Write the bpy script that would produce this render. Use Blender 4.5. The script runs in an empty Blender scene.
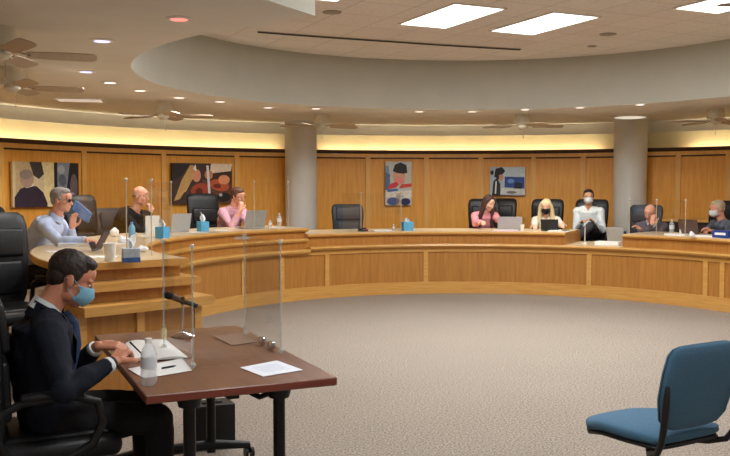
import bpy, bmesh, math, random
from mathutils import Vector, Matrix, noise
random.seed(7)
PI = math.pi
SC = bpy.context.scene
COL = SC.collection
V = Vector
CX, CY = 1.35, 9.13                 # centre of the round council area
ZC, ZT = 2.68, 3.39                 # low ceiling, raised ceiling
CAMH = 1.5487

def rad(a): return a*PI/180
def pol(a, r, z=0.0): return V((CX+r*math.cos(rad(a)), CY+r*math.sin(rad(a)), z))

# ------------------------------------------------------------------ materials
def lin(c):
    return tuple((x/255/12.92 if x/255 <= .04045 else ((x/255+.055)/1.055)**2.4) for x in c)+(1,)
MATS = {}
def mat(name, rgb, rough=.6, metal=0, var=.08, scale=30, bump=.05, spec=.5, trans=0, ior=1.45, alpha=1, emit=0, stretch=None, sheen=0, coat=0, ecol=None):
    if name in MATS: return MATS[name]
    m = bpy.data.materials.new(name); m.use_nodes = True
    nt = m.node_tree; b = nt.nodes['Principled BSDF']; c = lin(rgb)
    b.inputs['Roughness'].default_value = rough; b.inputs['Metallic'].default_value = metal
    b.inputs['Specular IOR Level'].default_value = spec
    b.inputs['Transmission Weight'].default_value = trans; b.inputs['IOR'].default_value = ior
    b.inputs['Alpha'].default_value = alpha
    b.inputs['Sheen Weight'].default_value = sheen; b.inputs['Coat Weight'].default_value = coat
    if emit:
        b.inputs['Emission Color'].default_value = lin(ecol or rgb); b.inputs['Emission Strength'].default_value = emit
    tc = nt.nodes.new('ShaderNodeTexCoord'); mp = nt.nodes.new('ShaderNodeMapping')
    nt.links.new(tc.outputs['Object'], mp.inputs[0])
    if stretch: mp.inputs['Scale'].default_value = stretch
    n = nt.nodes.new('ShaderNodeTexNoise'); n.inputs['Scale'].default_value = scale; n.inputs['Detail'].default_value = 4
    nt.links.new(mp.outputs[0], n.inputs['Vector'])
    r = nt.nodes.new('ShaderNodeValToRGB')
    r.color_ramp.elements[0].position = .3; r.color_ramp.elements[1].position = .7
    r.color_ramp.elements[0].color = tuple(x*(1-var) for x in c[:3])+(1,)
    r.color_ramp.elements[1].color = tuple(min(1, x*(1+var)) for x in c[:3])+(1,)
    nt.links.new(n.outputs['Fac'], r.inputs[0]); nt.links.new(r.outputs[0], b.inputs['Base Color'])
    if bump:
        bp = nt.nodes.new('ShaderNodeBump'); bp.inputs['Strength'].default_value = bump; bp.inputs['Distance'].default_value = .01
        nt.links.new(n.outputs['Fac'], bp.inputs['Height']); nt.links.new(bp.outputs[0], b.inputs['Normal'])
    MATS[name] = m
    return m

def wood(name, rgb, rgb2, sc=(9, 9, .6), rough=.38, scale=3.5, coat=.15):
    if name in MATS: return MATS[name]
    m = mat(name, rgb, rough, coat=coat, bump=.02)
    nt = m.node_tree; b = nt.nodes['Principled BSDF']
    mp = [n for n in nt.nodes if n.type == 'MAPPING'][0]; mp.inputs['Scale'].default_value = sc
    n = [n for n in nt.nodes if n.type == 'TEX_NOISE'][0]; n.inputs['Scale'].default_value = scale; n.inputs['Detail'].default_value = 6
    r = [n for n in nt.nodes if n.type == 'VALTORGB'][0]
    r.color_ramp.elements[0].color = lin(rgb2); r.color_ramp.elements[1].color = lin(rgb)
    r.color_ramp.elements[0].position = .25; r.color_ramp.elements[1].position = .7
    return m

def carpet_mat():
    m = mat('carpet', (165, 156, 146), .95, spec=.1, bump=.22, scale=60)
    nt = m.node_tree; b = nt.nodes['Principled BSDF']
    mp = [n for n in nt.nodes if n.type == 'MAPPING'][0]
    n1 = [n for n in nt.nodes if n.type == 'TEX_NOISE'][0]; n1.inputs['Scale'].default_value = 75; n1.inputs['Detail'].default_value = 3; n1.inputs['Roughness'].default_value = .75
    r = [n for n in nt.nodes if n.type == 'VALTORGB'][0]
    r.color_ramp.elements[0].color = lin((106, 97, 88)); r.color_ramp.elements[1].color = lin((182, 170, 157))
    r.color_ramp.elements[0].position = .36; r.color_ramp.elements[1].position = .64
    n2 = nt.nodes.new('ShaderNodeTexNoise'); n2.inputs['Scale'].default_value = 1.3; n2.inputs['Detail'].default_value = 2
    nt.links.new(mp.outputs[0], n2.inputs['Vector'])
    mx = nt.nodes.new('ShaderNodeMix'); mx.data_type = 'RGBA'; mx.blend_type = 'MULTIPLY'; mx.inputs[0].default_value = .35
    r2 = nt.nodes.new('ShaderNodeValToRGB'); r2.color_ramp.elements[0].color = (.72, .72, .72, 1); r2.color_ramp.elements[1].color = (1, 1, 1, 1)
    nt.links.new(n2.outputs['Fac'], r2.inputs[0])
    nt.links.new(r.outputs[0], mx.inputs[6]); nt.links.new(r2.outputs[0], mx.inputs[7]); nt.links.new(mx.outputs[2], b.inputs['Base Color'])
    return m

def tile_mat():
    m = mat('acoustic_tile', (230, 222, 214), .9, spec=.2, bump=.1, var=.06, scale=25)
    nt = m.node_tree; b = nt.nodes['Principled BSDF']
    r = [n for n in nt.nodes if n.type == 'VALTORGB'][0]
    tc = [n for n in nt.nodes if n.type == 'TEX_COORD'][0]
    mp = nt.nodes.new('ShaderNodeMapping'); mp.inputs['Rotation'].default_value = (0, 0, rad(-25))
    nt.links.new(tc.outputs['Object'], mp.inputs[0])
    br = nt.nodes.new('ShaderNodeTexBrick'); br.offset = 0; br.inputs['Scale'].default_value = 1
    br.inputs['Brick Width'].default_value = .61; br.inputs['Row Height'].default_value = .61; br.inputs['Mortar Size'].default_value = .007
    br.inputs['Color1'].default_value = (1, 1, 1, 1); br.inputs['Color2'].default_value = (.94, .94, .94, 1); br.inputs['Mortar'].default_value = (.72, .72, .72, 1)
    nt.links.new(mp.outputs[0], br.inputs['Vector'])
    mx = nt.nodes.new('ShaderNodeMix'); mx.data_type = 'RGBA'; mx.blend_type = 'MULTIPLY'; mx.inputs[0].default_value = 1
    nt.links.new(r.outputs[0], mx.inputs[6]); nt.links.new(br.outputs['Color'], mx.inputs[7]); nt.links.new(mx.outputs[2], b.inputs['Base Color'])
    return m

M_WALLWOOD = wood('oak_wall_veneer', (238, 174, 76), (220, 150, 56))
M_STILE = wood('oak_stile', (238, 186, 104), (224, 166, 84))
M_DPANEL = wood('oak_dais_panel', (180, 126, 60), (158, 104, 44))
M_DRAIL = wood('oak_dais_rail', (208, 160, 88), (190, 138, 68), sc=(1, 1, 14))
M_DTOP = wood('oak_worktop', (226, 206, 172), (214, 190, 150), sc=(2, 2, 6), rough=.3)
M_TABLE = wood('walnut_laminate', (124, 80, 58), (98, 60, 44), sc=(9, .7, 9), rough=.3, scale=4, coat=.1)
M_TEDGE = wood('walnut_edge', (124, 60, 46), (104, 50, 38), sc=(1, 1, 14), rough=.35)
M_CARPET = carpet_mat(); M_TILE = tile_mat()
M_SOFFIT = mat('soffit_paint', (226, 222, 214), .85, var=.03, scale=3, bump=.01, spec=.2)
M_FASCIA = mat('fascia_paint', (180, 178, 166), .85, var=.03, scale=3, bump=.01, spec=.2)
M_UPPER = mat('cream_wall_paint', (222, 212, 176), .85, var=.03, scale=3, bump=.01, spec=.2)
M_WALLP = mat('beige_wall_paint', (196, 184, 164), .85, var=.03, scale=3, bump=.01, spec=.2)
M_COLUMN = mat('grey_column_paint', (206, 204, 198), .6, var=.03, scale=3, bump=.01)
M_LEATHER = mat('black_leather', (20, 21, 25), .42, var=.25, scale=60, bump=.12, spec=.4)
M_LEATHER2 = mat('charcoal_leather', (48, 54, 62), .45, var=.2, scale=60, bump=.12)
M_PLASTIC = mat('black_plastic', (20, 20, 22), .45, var=.1)
M_BLACKMET = mat('black_powder_coat', (18, 18, 20), .4, var=.1, metal=.3)
M_CHROME = mat('chrome', (210, 210, 215), .15, metal=1, var=.02)
M_SILVER = mat('silver_aluminium', (176, 178, 180), .4, metal=.5, var=.03)
M_SCREEN = mat('dark_screen', (16, 18, 24), .15, var=.05)
M_WHITE = mat('white_paper', (236, 236, 234), .8, var=.02, spec=.2)
M_PAPER2 = mat('printed_paper', (226, 230, 238), .8, var=.05, scale=90, spec=.2)
M_WPLAST = mat('white_plastic', (232, 230, 224), .5, var=.02)
M_TISSUEBOX = mat('blue_tissue_carton', (88, 168, 212), .6, var=.15, scale=40)
M_TISSUE = mat('tissue', (244, 244, 246), .9, var=.02, spec=.1)
M_BLUEFAB = mat('teal_blue_fabric', (72, 108, 134), .9, var=.2, scale=260, bump=.3, spec=.15, sheen=.1)
M_FANW = mat('fan_ivory', (226, 220, 204), .5, var=.03)
M_BLADE = mat('fan_blade_ivory', (188, 170, 148), .5, var=.05)
M_SKIN = mat('skin_light', (222, 178, 152), .55, var=.06, scale=25, spec=.35)
M_SKINR = mat('skin_ruddy', (220, 160, 136), .55, var=.08, scale=25, spec=.35)
M_SKIND = mat('skin_tan', (204, 154, 124), .55, var=.06, scale=25, spec=.35)
M_BLUEMASK = mat('surgical_mask_blue', (134, 186, 214), .85, var=.05, scale=60, spec=.2)
M_WMASK = mat('white_mask', (216, 222, 226), .85, var=.04, spec=.2)
M_BMASK = mat('black_mask', (18, 18, 20), .8, var=.1)

def glass_mat():
    m = bpy.data.materials.new('clear_acrylic'); m.use_nodes = True; nt = m.node_tree
    for n in list(nt.nodes):
        if n.type == 'BSDF_PRINCIPLED': nt.nodes.remove(n)
    out = [n for n in nt.nodes if n.type == 'OUTPUT_MATERIAL'][0]
    tr = nt.nodes.new('ShaderNodeBsdfTransparent'); tr.inputs[0].default_value = (.985, .988, .986, 1)
    gl = nt.nodes.new('ShaderNodeBsdfGlossy'); gl.inputs['Roughness'].default_value = .03
    lw = nt.nodes.new('ShaderNodeLayerWeight'); lw.inputs[0].default_value = .5
    pw = nt.nodes.new('ShaderNodeMath'); pw.operation = 'POWER'; pw.inputs[1].default_value = 4
    nz = nt.nodes.new('ShaderNodeTexNoise'); nz.inputs['Scale'].default_value = 8
    rr = nt.nodes.new('ShaderNodeMapRange'); rr.inputs[3].default_value = .3; rr.inputs[4].default_value = .5
    ad = nt.nodes.new('ShaderNodeMath'); ad.operation = 'MULTIPLY_ADD'; ad.inputs[2].default_value = .022
    nt.links.new(lw.outputs['Facing'], pw.inputs[0]); nt.links.new(nz.outputs['Fac'], rr.inputs[0])
    nt.links.new(pw.outputs[0], ad.inputs[0]); nt.links.new(rr.outputs[0], ad.inputs[1])
    mx = nt.nodes.new('ShaderNodeMixShader')
    nt.links.new(ad.outputs[0], mx.inputs[0]); nt.links.new(tr.outputs[0], mx.inputs[1]); nt.links.new(gl.outputs[0], mx.inputs[2])
    nt.links.new(mx.outputs[0], out.inputs[0]); MATS['clear_acrylic'] = m
    return m
M_ACRYL = glass_mat()
M_AEDGE = mat('acrylic_edge', (206, 214, 208), .2, var=.02, alpha=.35)
M_BOTTLE = mat('clear_bottle_plastic', (222, 228, 232), .12, var=.02, alpha=.34)
M_LABELB = mat('bottle_label', (214, 220, 228), .5, var=.05)

# ------------------------------------------------------------------ geometry
class G:
    def __init__(s): s.bm = bmesh.new(); s.mats = []
    def mi(s, m):
        if m not in s.mats: s.mats.append(m)
        return s.mats.index(m)
    def _f(s, faces, m):
        i = s.mi(m)
        for f in faces: f.material_index = i
    def face(s, vs, m):
        try: f = s.bm.faces.new(vs); f.material_index = s.mi(m); return f
        except ValueError: return None
    def poly(s, pts, m):
        return s.face([s.bm.verts.new(p) for p in pts], m)
    def box(s, c, d, m, rot=None, bev=0, seg=2):
        r = bmesh.ops.create_cube(s.bm, size=1); vs = r['verts']
        bmesh.ops.scale(s.bm, vec=V(d), verts=vs)
        if bev:
            es = list({e for v in vs for e in v.link_edges})
            q = bmesh.ops.bevel(s.bm, geom=es, offset=bev, segments=seg, affect='EDGES', profile=.5)
            vs = list({v for f in q['faces'] for v in f.verts} | {v for v in vs if v.is_valid})
            # gather the whole island
            seen = set(vs); st = list(vs)
            while st:
                v = st.pop()
                for e in v.link_edges:
                    o = e.other_vert(v)
                    if o not in seen: seen.add(o); st.append(o)
            vs = list(seen)
        if rot is not None: bmesh.ops.transform(s.bm, matrix=rot.to_4x4(), verts=vs)
        bmesh.ops.translate(s.bm, vec=V(c), verts=vs)
        s._f({f for v in vs for f in v.link_faces}, m)
        return vs
    def ell(s, c, r, m, rot=None, seg=16, rings=10):
        q = bmesh.ops.create_uvsphere(s.bm, u_segments=seg, v_segments=rings, radius=1); vs = q['verts']
        if not hasattr(r, '__len__'): r = (r, r, r)
        bmesh.ops.scale(s.bm, vec=V(r), verts=vs)
        if rot is not None: bmesh.ops.transform(s.bm, matrix=rot.to_4x4(), verts=vs)
        bmesh.ops.translate(s.bm, vec=V(c), verts=vs)
        s._f({f for v in vs for f in v.link_faces}, m)
        return vs
    def rings(s, secs, m, closed=True, loop=False):
        """secs: list of lists of points (equal counts)"""
        rs = [[s.bm.verts.new(p) for p in sec] for sec in secs]
        n = len(rs[0])
        rng = range(len(rs)) if loop else range(len(rs)-1)
        for i in rng:
            a, b = rs[i], rs[(i+1) % len(rs)]
            for k in range(n): s.face((a[k], a[(k+1) % n], b[(k+1) % n], b[k]), m)
        if closed and not loop: s.face(rs[0][::-1], m); s.face(rs[-1], m)
        return rs
    def loft(s, cs, us, vs, ab, m, n=16, p=2.0):
        secs = []
        for c, u, v, (a, b) in zip(cs, us, vs, ab):
            c = V(c); sec = []
            for k in range(n):
                t = 2*PI*k/n; ct, st = math.cos(t), math.sin(t)
                x = math.copysign(abs(ct)**(2/p), ct)*a; y = math.copysign(abs(st)**(2/p), st)*b
                sec.append(c+V(u)*x+V(v)*y)
            secs.append(sec)
        return s.rings(secs, m)
    def tube(s, pts, r, m, n=10, flat=1, up=None, caps=True):
        pts = [V(p) for p in pts]
        rr = r if hasattr(r, '__len__') else [r]*len(pts)
        ref = V(up) if up else None; cs, us, vs, ab = [], [], [], []
        for i, p in enumerate(pts):
            if i == 0: t = pts[1]-pts[0]
            elif i == len(pts)-1: t = pts[-1]-pts[-2]
            else: t = (pts[i+1]-p).normalized()+(p-pts[i-1]).normalized()
            t.normalize()
            if ref is None: ref = V((0, 0, 1)) if abs(t.z) < .9 else V((1, 0, 0))
            u = ref.cross(t)
            if u.length < 1e-4: u = V((1, .01, 0)).cross(t)
            u.normalize(); v = t.cross(u).normalized()
            if not up: ref = v
            cs.append(p); us.append(u); vs.append(v); ab.append((rr[i], rr[i]*flat))
        return s.loft(cs, us, vs, ab, m, n)
    def limb(s, pts, rr, m, n=12):
        s.tube(pts, rr, m, n)
        for p, r in zip(pts, rr): s.ell(p, r*.999, m, seg=n, rings=8)
    def cyl(s, p0, p1, r0, m, r1=None, n=16): s.tube([p0, p1], [r0, r0 if r1 is None else r1], m, n)
    def lathe(s, prof, m, n=20, c=(0, 0, 0)):
        c = V(c); secs = [[c+V((r*math.cos(2*PI*k/n), r*math.sin(2*PI*k/n), z)) for k in range(n)] for r, z in prof]
        s.rings(secs, m)
    def sector(s, prof, a0, a1, m, step=2.0):
        """profile of (radius, z) swept round the room's centre between two angles"""
        n = max(1, int(math.ceil(abs(a1-a0)/step)))
        s.rings([[pol(a0+(a1-a0)*i/n, r, z) for r, z in prof] for i in range(n+1)], m)
    def build(s, name, parent=None, smooth=None, loc=None, rz=None, bevel=0):
        bmesh.ops.recalc_face_normals(s.bm, faces=s.bm.faces)
        me = bpy.data.meshes.new(name)
        if smooth:
            for f in s.bm.faces: f.smooth = True
            for e in s.bm.edges:
                if len(e.link_faces) == 2 and e.calc_face_angle(0) > rad(smooth): e.smooth = False
        s.bm.to_mesh(me); s.bm.free()
        for m in s.mats: me.materials.append(m)
        o = bpy.data.objects.new(name, me); COL.objects.link(o)
        if parent: o.parent = parent
        if loc is not None: o.location = loc
        if rz is not None: o.rotation_euler = (0, 0, rad(rz))
        return o

def tag(o, label=None, cat=None, group=None, kind=None):
    if label: o['label'] = label
    if cat: o['category'] = cat
    if group: o['group'] = group
    if kind: o['kind'] = kind
    return o
def struct(g, name, smooth=None): return tag(g.build(name, smooth=smooth), kind='structure')
def thing(name, label, cat, loc=(0, 0, 0), rz=0, group=None):
    o = bpy.data.objects.new(name, None); COL.objects.link(o)
    o.location = loc; o.rotation_euler = (0, 0, rad(rz)); o.empty_display_size = .1
    return tag(o, label, cat, group)
def dup(root, loc, rz, label, group=None):
    def rec(o, par):
        c = o.copy(); COL.objects.link(c)
        if par: c.parent = par
        for ch in list(o.children): rec(ch, c)
        return c
    r = rec(root, None); r.location = loc; r.rotation_euler = (0, 0, rad(rz)); r['label'] = label
    if group: r['group'] = group
    return r
def remesh(g, name, vox, parent=None, sm=3, nz=0, nsc=12, nfun=None):
    """fuse overlapping closed pieces into one continuous skin"""
    tmp = g.build('tmp_'+name)
    md = tmp.modifiers.new('r', 'REMESH'); md.mode = 'VOXEL'; md.voxel_size = vox
    sd = tmp.modifiers.new('s', 'SMOOTH'); sd.factor = .5; sd.iterations = sm
    dg = bpy.context.evaluated_depsgraph_get()
    me = bpy.data.meshes.new_from_object(tmp.evaluated_get(dg))
    if nz:
        ns = [v.normal.copy() for v in me.vertices]
        for v, n in zip(me.vertices, ns):
            p = v.co*nsc
            v.co += n*(noise.noise(p)*nz + noise.noise(p*2.3+V((5, 5, 5)))*nz*.5)
            if nfun: nfun(v)
    me.materials.clear(); me.materials.append(g.mats[0])
    for p in me.polygons: p.use_smooth = True; p.material_index = 0
    me.name = name
    o = bpy.data.objects.new(name, me); COL.objects.link(o)
    old = tmp.data; bpy.data.objects.remove(tmp); bpy.data.meshes.remove(old)
    if parent: o.parent = parent
    return o

# sight lines of the photograph, to read positions of real things off real planes
FPX, PIT = 869.3, .0471
def sight(px, py):
    x = (px-365)/FPX; y = -(py-228)/FPX
    return V((x, math.cos(PIT)+y*math.sin(PIT), -math.sin(PIT)+y*math.cos(PIT)))
def on(px, py, z):
    d = sight(px, py); t = (z-CAMH)/d.z; return V((d.x*t, d.y*t, z))
def ang(px, R):
    d = sight(px, 187); a = d.x**2+d.y**2; b = -2*(d.x*CX+d.y*CY); c = CX*CX+CY*CY-R*R
    t = (-b+math.sqrt(b*b-4*a*c))/2/a
    return math.degrees(math.atan2(d.y*t-CY, d.x*t-CX)) % 360

# ------------------------------------------------------------------ room shell
XL, XR, YB = -5.2, 7.9, -3.2
def shell_outline(R, n=60):
    a0, a1 = 218, -38
    pts = [pol(a0+(a1-a0)*i/n, R) for i in range(n+1)]
    return [V((pts[0].x, YB, 0))]+pts+[V((pts[-1].x, YB, 0))]
RU = 7.12
g = G(); out = shell_outline(RU+.05); g.poly([V((p.x, p.y, 0)) for p in out], M_CARPET); struct(g, 'floor')
g = G(); g.sector([(6.8, 0), (6.95, 0), (6.95, 2.19), (6.8, 2.19)], 218, -38, M_WALLWOOD, 1.5); struct(g, 'wall_back', 20)
g = G(); g.sector([(6.95, 2.02), (RU, 2.02), (RU, 2.05), (6.95, 2.05)], 218, -38, M_UPPER, 2); struct(g, 'trim_1')
g = G(); g.sector([(RU, 0), (RU+.15, 0), (RU+.15, ZC+.1), (RU, ZC+.1)], 218, -38, M_UPPER, 1.5); struct(g, 'wall_upper', 20)
p0, p1 = pol(218, RU), pol(-38, RU)
g = G(); g.box((p0.x-.05, (YB+p0.y)/2, 1.4), (.1, p0.y-YB, 2.8), M_WALLP); struct(g, 'wall_left')
g = G(); g.box((p1.x+.05, (YB+p1.y)/2, 1.4), (.1, p1.y-YB, 2.8), M_WALLP); struct(g, 'wall_right')
g = G(); g.box(((p0.x+p1.x)/2, YB-.05, 1.4), (p1.x-p0.x+.2, .1, 2.8), M_WALLP); struct(g, 'wall_rear')
g = G(); g.sector([(6.78, 0), (6.8, 0), (6.8, .1), (6.78, .1)], 218, -38, M_STILE, 2); struct(g, 'baseboard_back')
# rail along the top of the panelling, shadow lines above and below it painted as dark strips, stiles between panels
M_SHADOWLINE = mat('painted_shadow_line', (70, 42, 20), .7)
g = G(); g.sector([(6.765, 2.15), (6.8, 2.15), (6.96, 2.19), (6.96, 2.215), (6.765, 2.215)], 218, -38, M_SHADOWLINE, 1.5); struct(g, 'trim_2', 20)
g = G(); g.sector([(6.775, 2.085), (6.8, 2.085), (6.8, 2.15), (6.775, 2.15)], 218, -38, M_STILE, 1.5); struct(g, 'trim_3', 20)
g = G(); g.sector([(6.792, 2.06), (6.8, 2.06), (6.8, 2.085), (6.792, 2.085)], 218, -38, M_SHADOWLINE, 1.5); struct(g, 'trim_4', 20)
g = G(); g.sector([(6.97, 2.49), (7.0, 2.49), (7.0, 2.68), (6.97, 2.68)], 218, -38, M_SOFFIT, 2); struct(g, 'trim_60', 20)
stiles = [(1.5, 4), (84.5, 7), (164, 6.5), (237, 6), (368, 6), (426.5, 5.5), (480.7, 5), (533.5, 4.7), (583, 4.7), (678, 4.7), (728, 4)]
angs = [ang(x, 6.78) for x, w in stiles]+[169, 181, 193, 205, 217, 36.5, 25, 13, 1, -11, -23, -35]
for i, a in enumerate(angs):
    w = .6
    g = G(); g.sector([(6.772, .1), (6.8, .1), (6.8, 2.085), (6.772, 2.085)], a-w/2-.06, a+w/2+.06, M_STILE, .5)
    struct(g, 'trim_%d' % (i+5))

# ceiling: low soffit with an opening, vertical fascia, raised tiled ceiling
R2 = 3.66
arc = [pol(225+(-45-225)*i/72, R2) for i in range(73)]
hole = arc + [V((3.03, 5.81, 0)), V((3.25, 5.41, 0)), V((4.3, 3.45, 0)), V((4.3, 1.2, 0)), V((-1.6, 1.2, 0)), V((-1.6, 3.45, 0)), V((-.55, 5.41, 0)), V((-.33, 5.81, 0))]
g = G(); bm = g.bm
def loopv(pts, z):
    vs = [bm.verts.new((p.x, p.y, z)) for p in pts]
    return [bm.edges.new((vs[i], vs[(i+1) % len(vs)])) for i in range(len(vs))]
e1 = loopv(out, ZC); e2 = loopv(hole, ZC)
bmesh.ops.triangle_fill(bm, use_beauty=True, use_dissolve=False, edges=e1+e2)
g._f(bm.faces, M_SOFFIT)
struct(g, 'ceiling')
g = G()
n = len(hole)
cen = V((sum(p.x for p in hole)/n, sum(p.y for p in hole)/n, 0))
inn = []; 
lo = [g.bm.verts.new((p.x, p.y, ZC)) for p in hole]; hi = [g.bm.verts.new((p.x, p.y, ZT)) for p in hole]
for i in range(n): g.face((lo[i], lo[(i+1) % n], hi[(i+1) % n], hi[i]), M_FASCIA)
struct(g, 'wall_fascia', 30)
g = G(); g.poly([V((p.x, p.y, ZT)) for p in hole], M_TILE); struct(g, 'ceiling_raised')

# round columns
def column(px, R, r, name):
    a = ang(px, R); c = pol(a, R)
    g = G(); g.lathe([(r, 0), (r, ZC+.01)], M_COLUMN, 40, (c.x, c.y, 0)); struct(g, name, 30)
column(301, 6.5, .275, 'column_1'); column(630, 6.5, .275, 'column_2')

# raised platform behind the dais
g = G(); g.sector([(3.9, 0), (6.79, 0), (6.79, .15), (3.9, .15)], 214, -38, M_CARPET, 2); struct(g, 'floor_platform')
PZ = .15

# ------------------------------------------------------------------ dais
RD = 3.5
A0, A1 = 218, -38
AL, AG0, AG1 = ang(304, 3.6), ang(566, 3.55), ang(624, 3.55)
dais = thing('curved_dais', 'long curved light oak council dais with stepped mouldings', 'desk', (CX, CY, 0))
def dpart(g, name, sm=25):
    for v in g.bm.verts: v.co -= V((CX, CY, 0))
    return g.build(name, dais, smooth=sm)
def lip(r, z0, z1, r1):
    h = z1-z0
    return [(r1, z0), (r+.035, z0), (r+.012, z0+h*.25), (r, z0+h*.6), (r+.008, z1-.006), (r+.02, z1), (r1, z1)]
def end(d, R=4): return d/R*180/PI
RO = 4.52
e1_, e2_, e3_ = end(.26), end(.13), end(.02)
T_ = .03
def run(name, r0, r1, z0, z1, a, b, m): g = G(); g.sector([(r0, z0), (r1, z0), (r1, z1), (r0, z1)], a, b, m); return dpart(g, name)
run('plinth', RD-.012, RD+.03, 0, .1, A0+e1_-.4, A1, M_DRAIL)
run('front_panelling', RD+.02, RD+.045, .1, .68, A0+e1_-1, A1, M_DPANEL)
run('bottom_rail', RD-.005, RD+.03, .1, .17, A0+e1_-.8, A1, M_DRAIL)
run('top_rail', RD, RD+.03, .61, .69, A0+e1_-.8, A1, M_DRAIL)
for a in [ang(x, 3.5) for x in (243, 282, 327, 426, 590, 707)]+[170, 185, 200, 214, 28, 14, 0, -14, -30]:
    g = G(); g.sector([(RD-.002, .17), (RD+.03, .17), (RD+.03, .61), (RD-.002, .61)], a-.55, a+.55, M_DRAIL, .6); dpart(g, 'stile')
# left run: three stepped ledges that also wrap the end face
def wrap(name, zs, a_end, rin, m_front, lipz=None, th=1.0):
    z0, z1 = zs
    g = G(); g.sector([(rin, z0), (rin+T_, z0), (rin+T_, z1), (rin, z1)], a_end, AL, M_DPANEL)
    g.sector([(rin, z0), (RO, z0), (RO, z1), (rin, z1)], a_end-.01, a_end-.45, M_DPANEL, 1); return dpart(g, name)
g = G(); g.sector(lip(RD-.07, .63, .70, RD+.14), A0+e1_+.9, AL, M_DRAIL); dpart(g, 'lower_ledge')
g = G(); g.sector([(RD+.1, .631), (RO, .631), (RO, .698), (RD+.1, .698)], A0+e1_+1.1, A0, M_DRAIL); dpart(g, 'end_lower_ledge')
wrap('lower_riser', (.70, .79), A0+e2_, RD+.04, M_DPANEL)
g = G(); g.sector(lip(RD-.01, .785, .845, RD+.14), A0+e2_+.9, AL, M_DRAIL); dpart(g, 'upper_ledge')
g = G(); g.sector([(RD+.1, .786), (RO, .786), (RO, .843), (RD+.1, .843)], A0+e2_+1.1, A0, M_DRAIL); dpart(g, 'end_upper_ledge')
wrap('upper_riser', (.845, .93), A0, RD+.09, M_DPANEL)
g = G(); g.sector(lip(RD+.03, .93, .983, RO+.03), A0+.9, AL-.5, M_DRAIL)
g.sector([(RD+.05, .975), (RO+.02, .975), (RO+.02, .986), (RD+.05, .986)], A0+.7, AL-.4, M_DTOP); dpart(g, 'left_worktop')
run('lower_ledge', RD-.03, RO, .68, .724, AG0, AG1, M_DRAIL)
g = G(); g.sector(lip(RD-.07, .67, .725, RD+.14), AL, A1, M_DRAIL); dpart(g, 'lower_ledge')
run('low_worktop', RD-.04, RO, .72, .729, AG0, AG1, M_DTOP)
for nm, a, b in (('centre', AL, AG0), ('right', AG1, A1)):
    run(nm+'_riser', RD+.06, RD+.06+T_, .725, .85, a, b, M_DPANEL)
    for q_ in (a, b):
        if q_ != A1: run(nm+'_end_riser', RD+.06, RO, .725, .85, q_-.25, q_+.25, M_DPANEL)
    g = G(); g.sector(lip(RD, .85, .898, RO+.03), a, b, M_DRAIL)
    g.sector([(RD+.03, .895), (RO+.02, .895), (RO+.02, .903), (RD+.03, .903)], a-.1, b+.1, M_DTOP); dpart(g, nm+'_worktop')
run('end_riser', RD+.09, RO, .845, .93, AL-.3, AL+.2, M_DPANEL)
run('end_panel', RD+.03, RO, 0, .64, A0+e1_-1.1, A0+e1_-.5, M_DPANEL)
for r_ in (RD+.02, (RD+RO)/2, RO-.06):
    run('end_stile', r_, r_+.06, .1, .64, A0+e1_-.6, A0+e1_-.15, M_DRAIL)
ZL, ZM, ZG = .9865, .9035, .7295

# ------------------------------------------------------------------ ceiling fittings
def troffer(c, rz, label, watts, group='rectangular ceiling lights'):
    t = thing('ceiling_light', label, 'ceiling light', (c[0], c[1], ZT), rz, group)
    g = G(); 
    for sx in (-1, 1): g.box((sx*.305, 0, -.008), (.025, 1.23, .016), M_WPLAST)
    for sy in (-1, 1): g.box((0, sy*.605, -.008), (.6, .025, .016), M_WPLAST)
    g.build('frame', t)
    g = G(); g.box((0, 0, -.006), (.59, 1.19, .006), M_LIT); g.build('diffuser', t)
    l = bpy.data.lights.new('troffer_lamp', 'AREA'); l.shape = 'RECTANGLE'; l.size = .55; l.size_y = 1.15; l.energy = watts; l.color = (.96, .98, 1)
    o = bpy.data.objects.new('troffer_lamp', l); COL.objects.link(o); o.parent = t; o.location = (0, 0, -.02)
M_LIT = mat('lit_diffuser', (255, 252, 246), .5, emit=6, var=0, bump=0)
TW = 46
def trof2(c, lab): troffer(c, 25, lab, TW)
trof2((.915, 9.46), 'bright rectangular ceiling light, left one of the pair')
trof2((2.0, 9.89), 'bright rectangular ceiling light, right one of the pair')
# more of the same lights, above and behind the frame
for i, (x, y) in enumerate(((-.3, 8.0), (1.9, 7.5), (3.7, 8.6), (1.2, 5.4), (0.6, 2.6))):
    troffer((x, y), 25, 'bright rectangular ceiling light outside the photograph', TW, 'ceiling lights outside the photograph')

# low camera-side lights over the public seats (outside the frame)
for x, y in ((-3.2, -1.0), (1.5, -1.2), (5.5, .5), (5.9, 4.5)):
    l = bpy.data.lights.new('public_area_lamp', 'AREA'); l.size = .6; l.energy = 30; l.color = (.97, .98, 1)
    o = bpy.data.objects.new('public_area_lamp', l); COL.objects.link(o); o.location = (x, y, ZC-.03)

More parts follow.
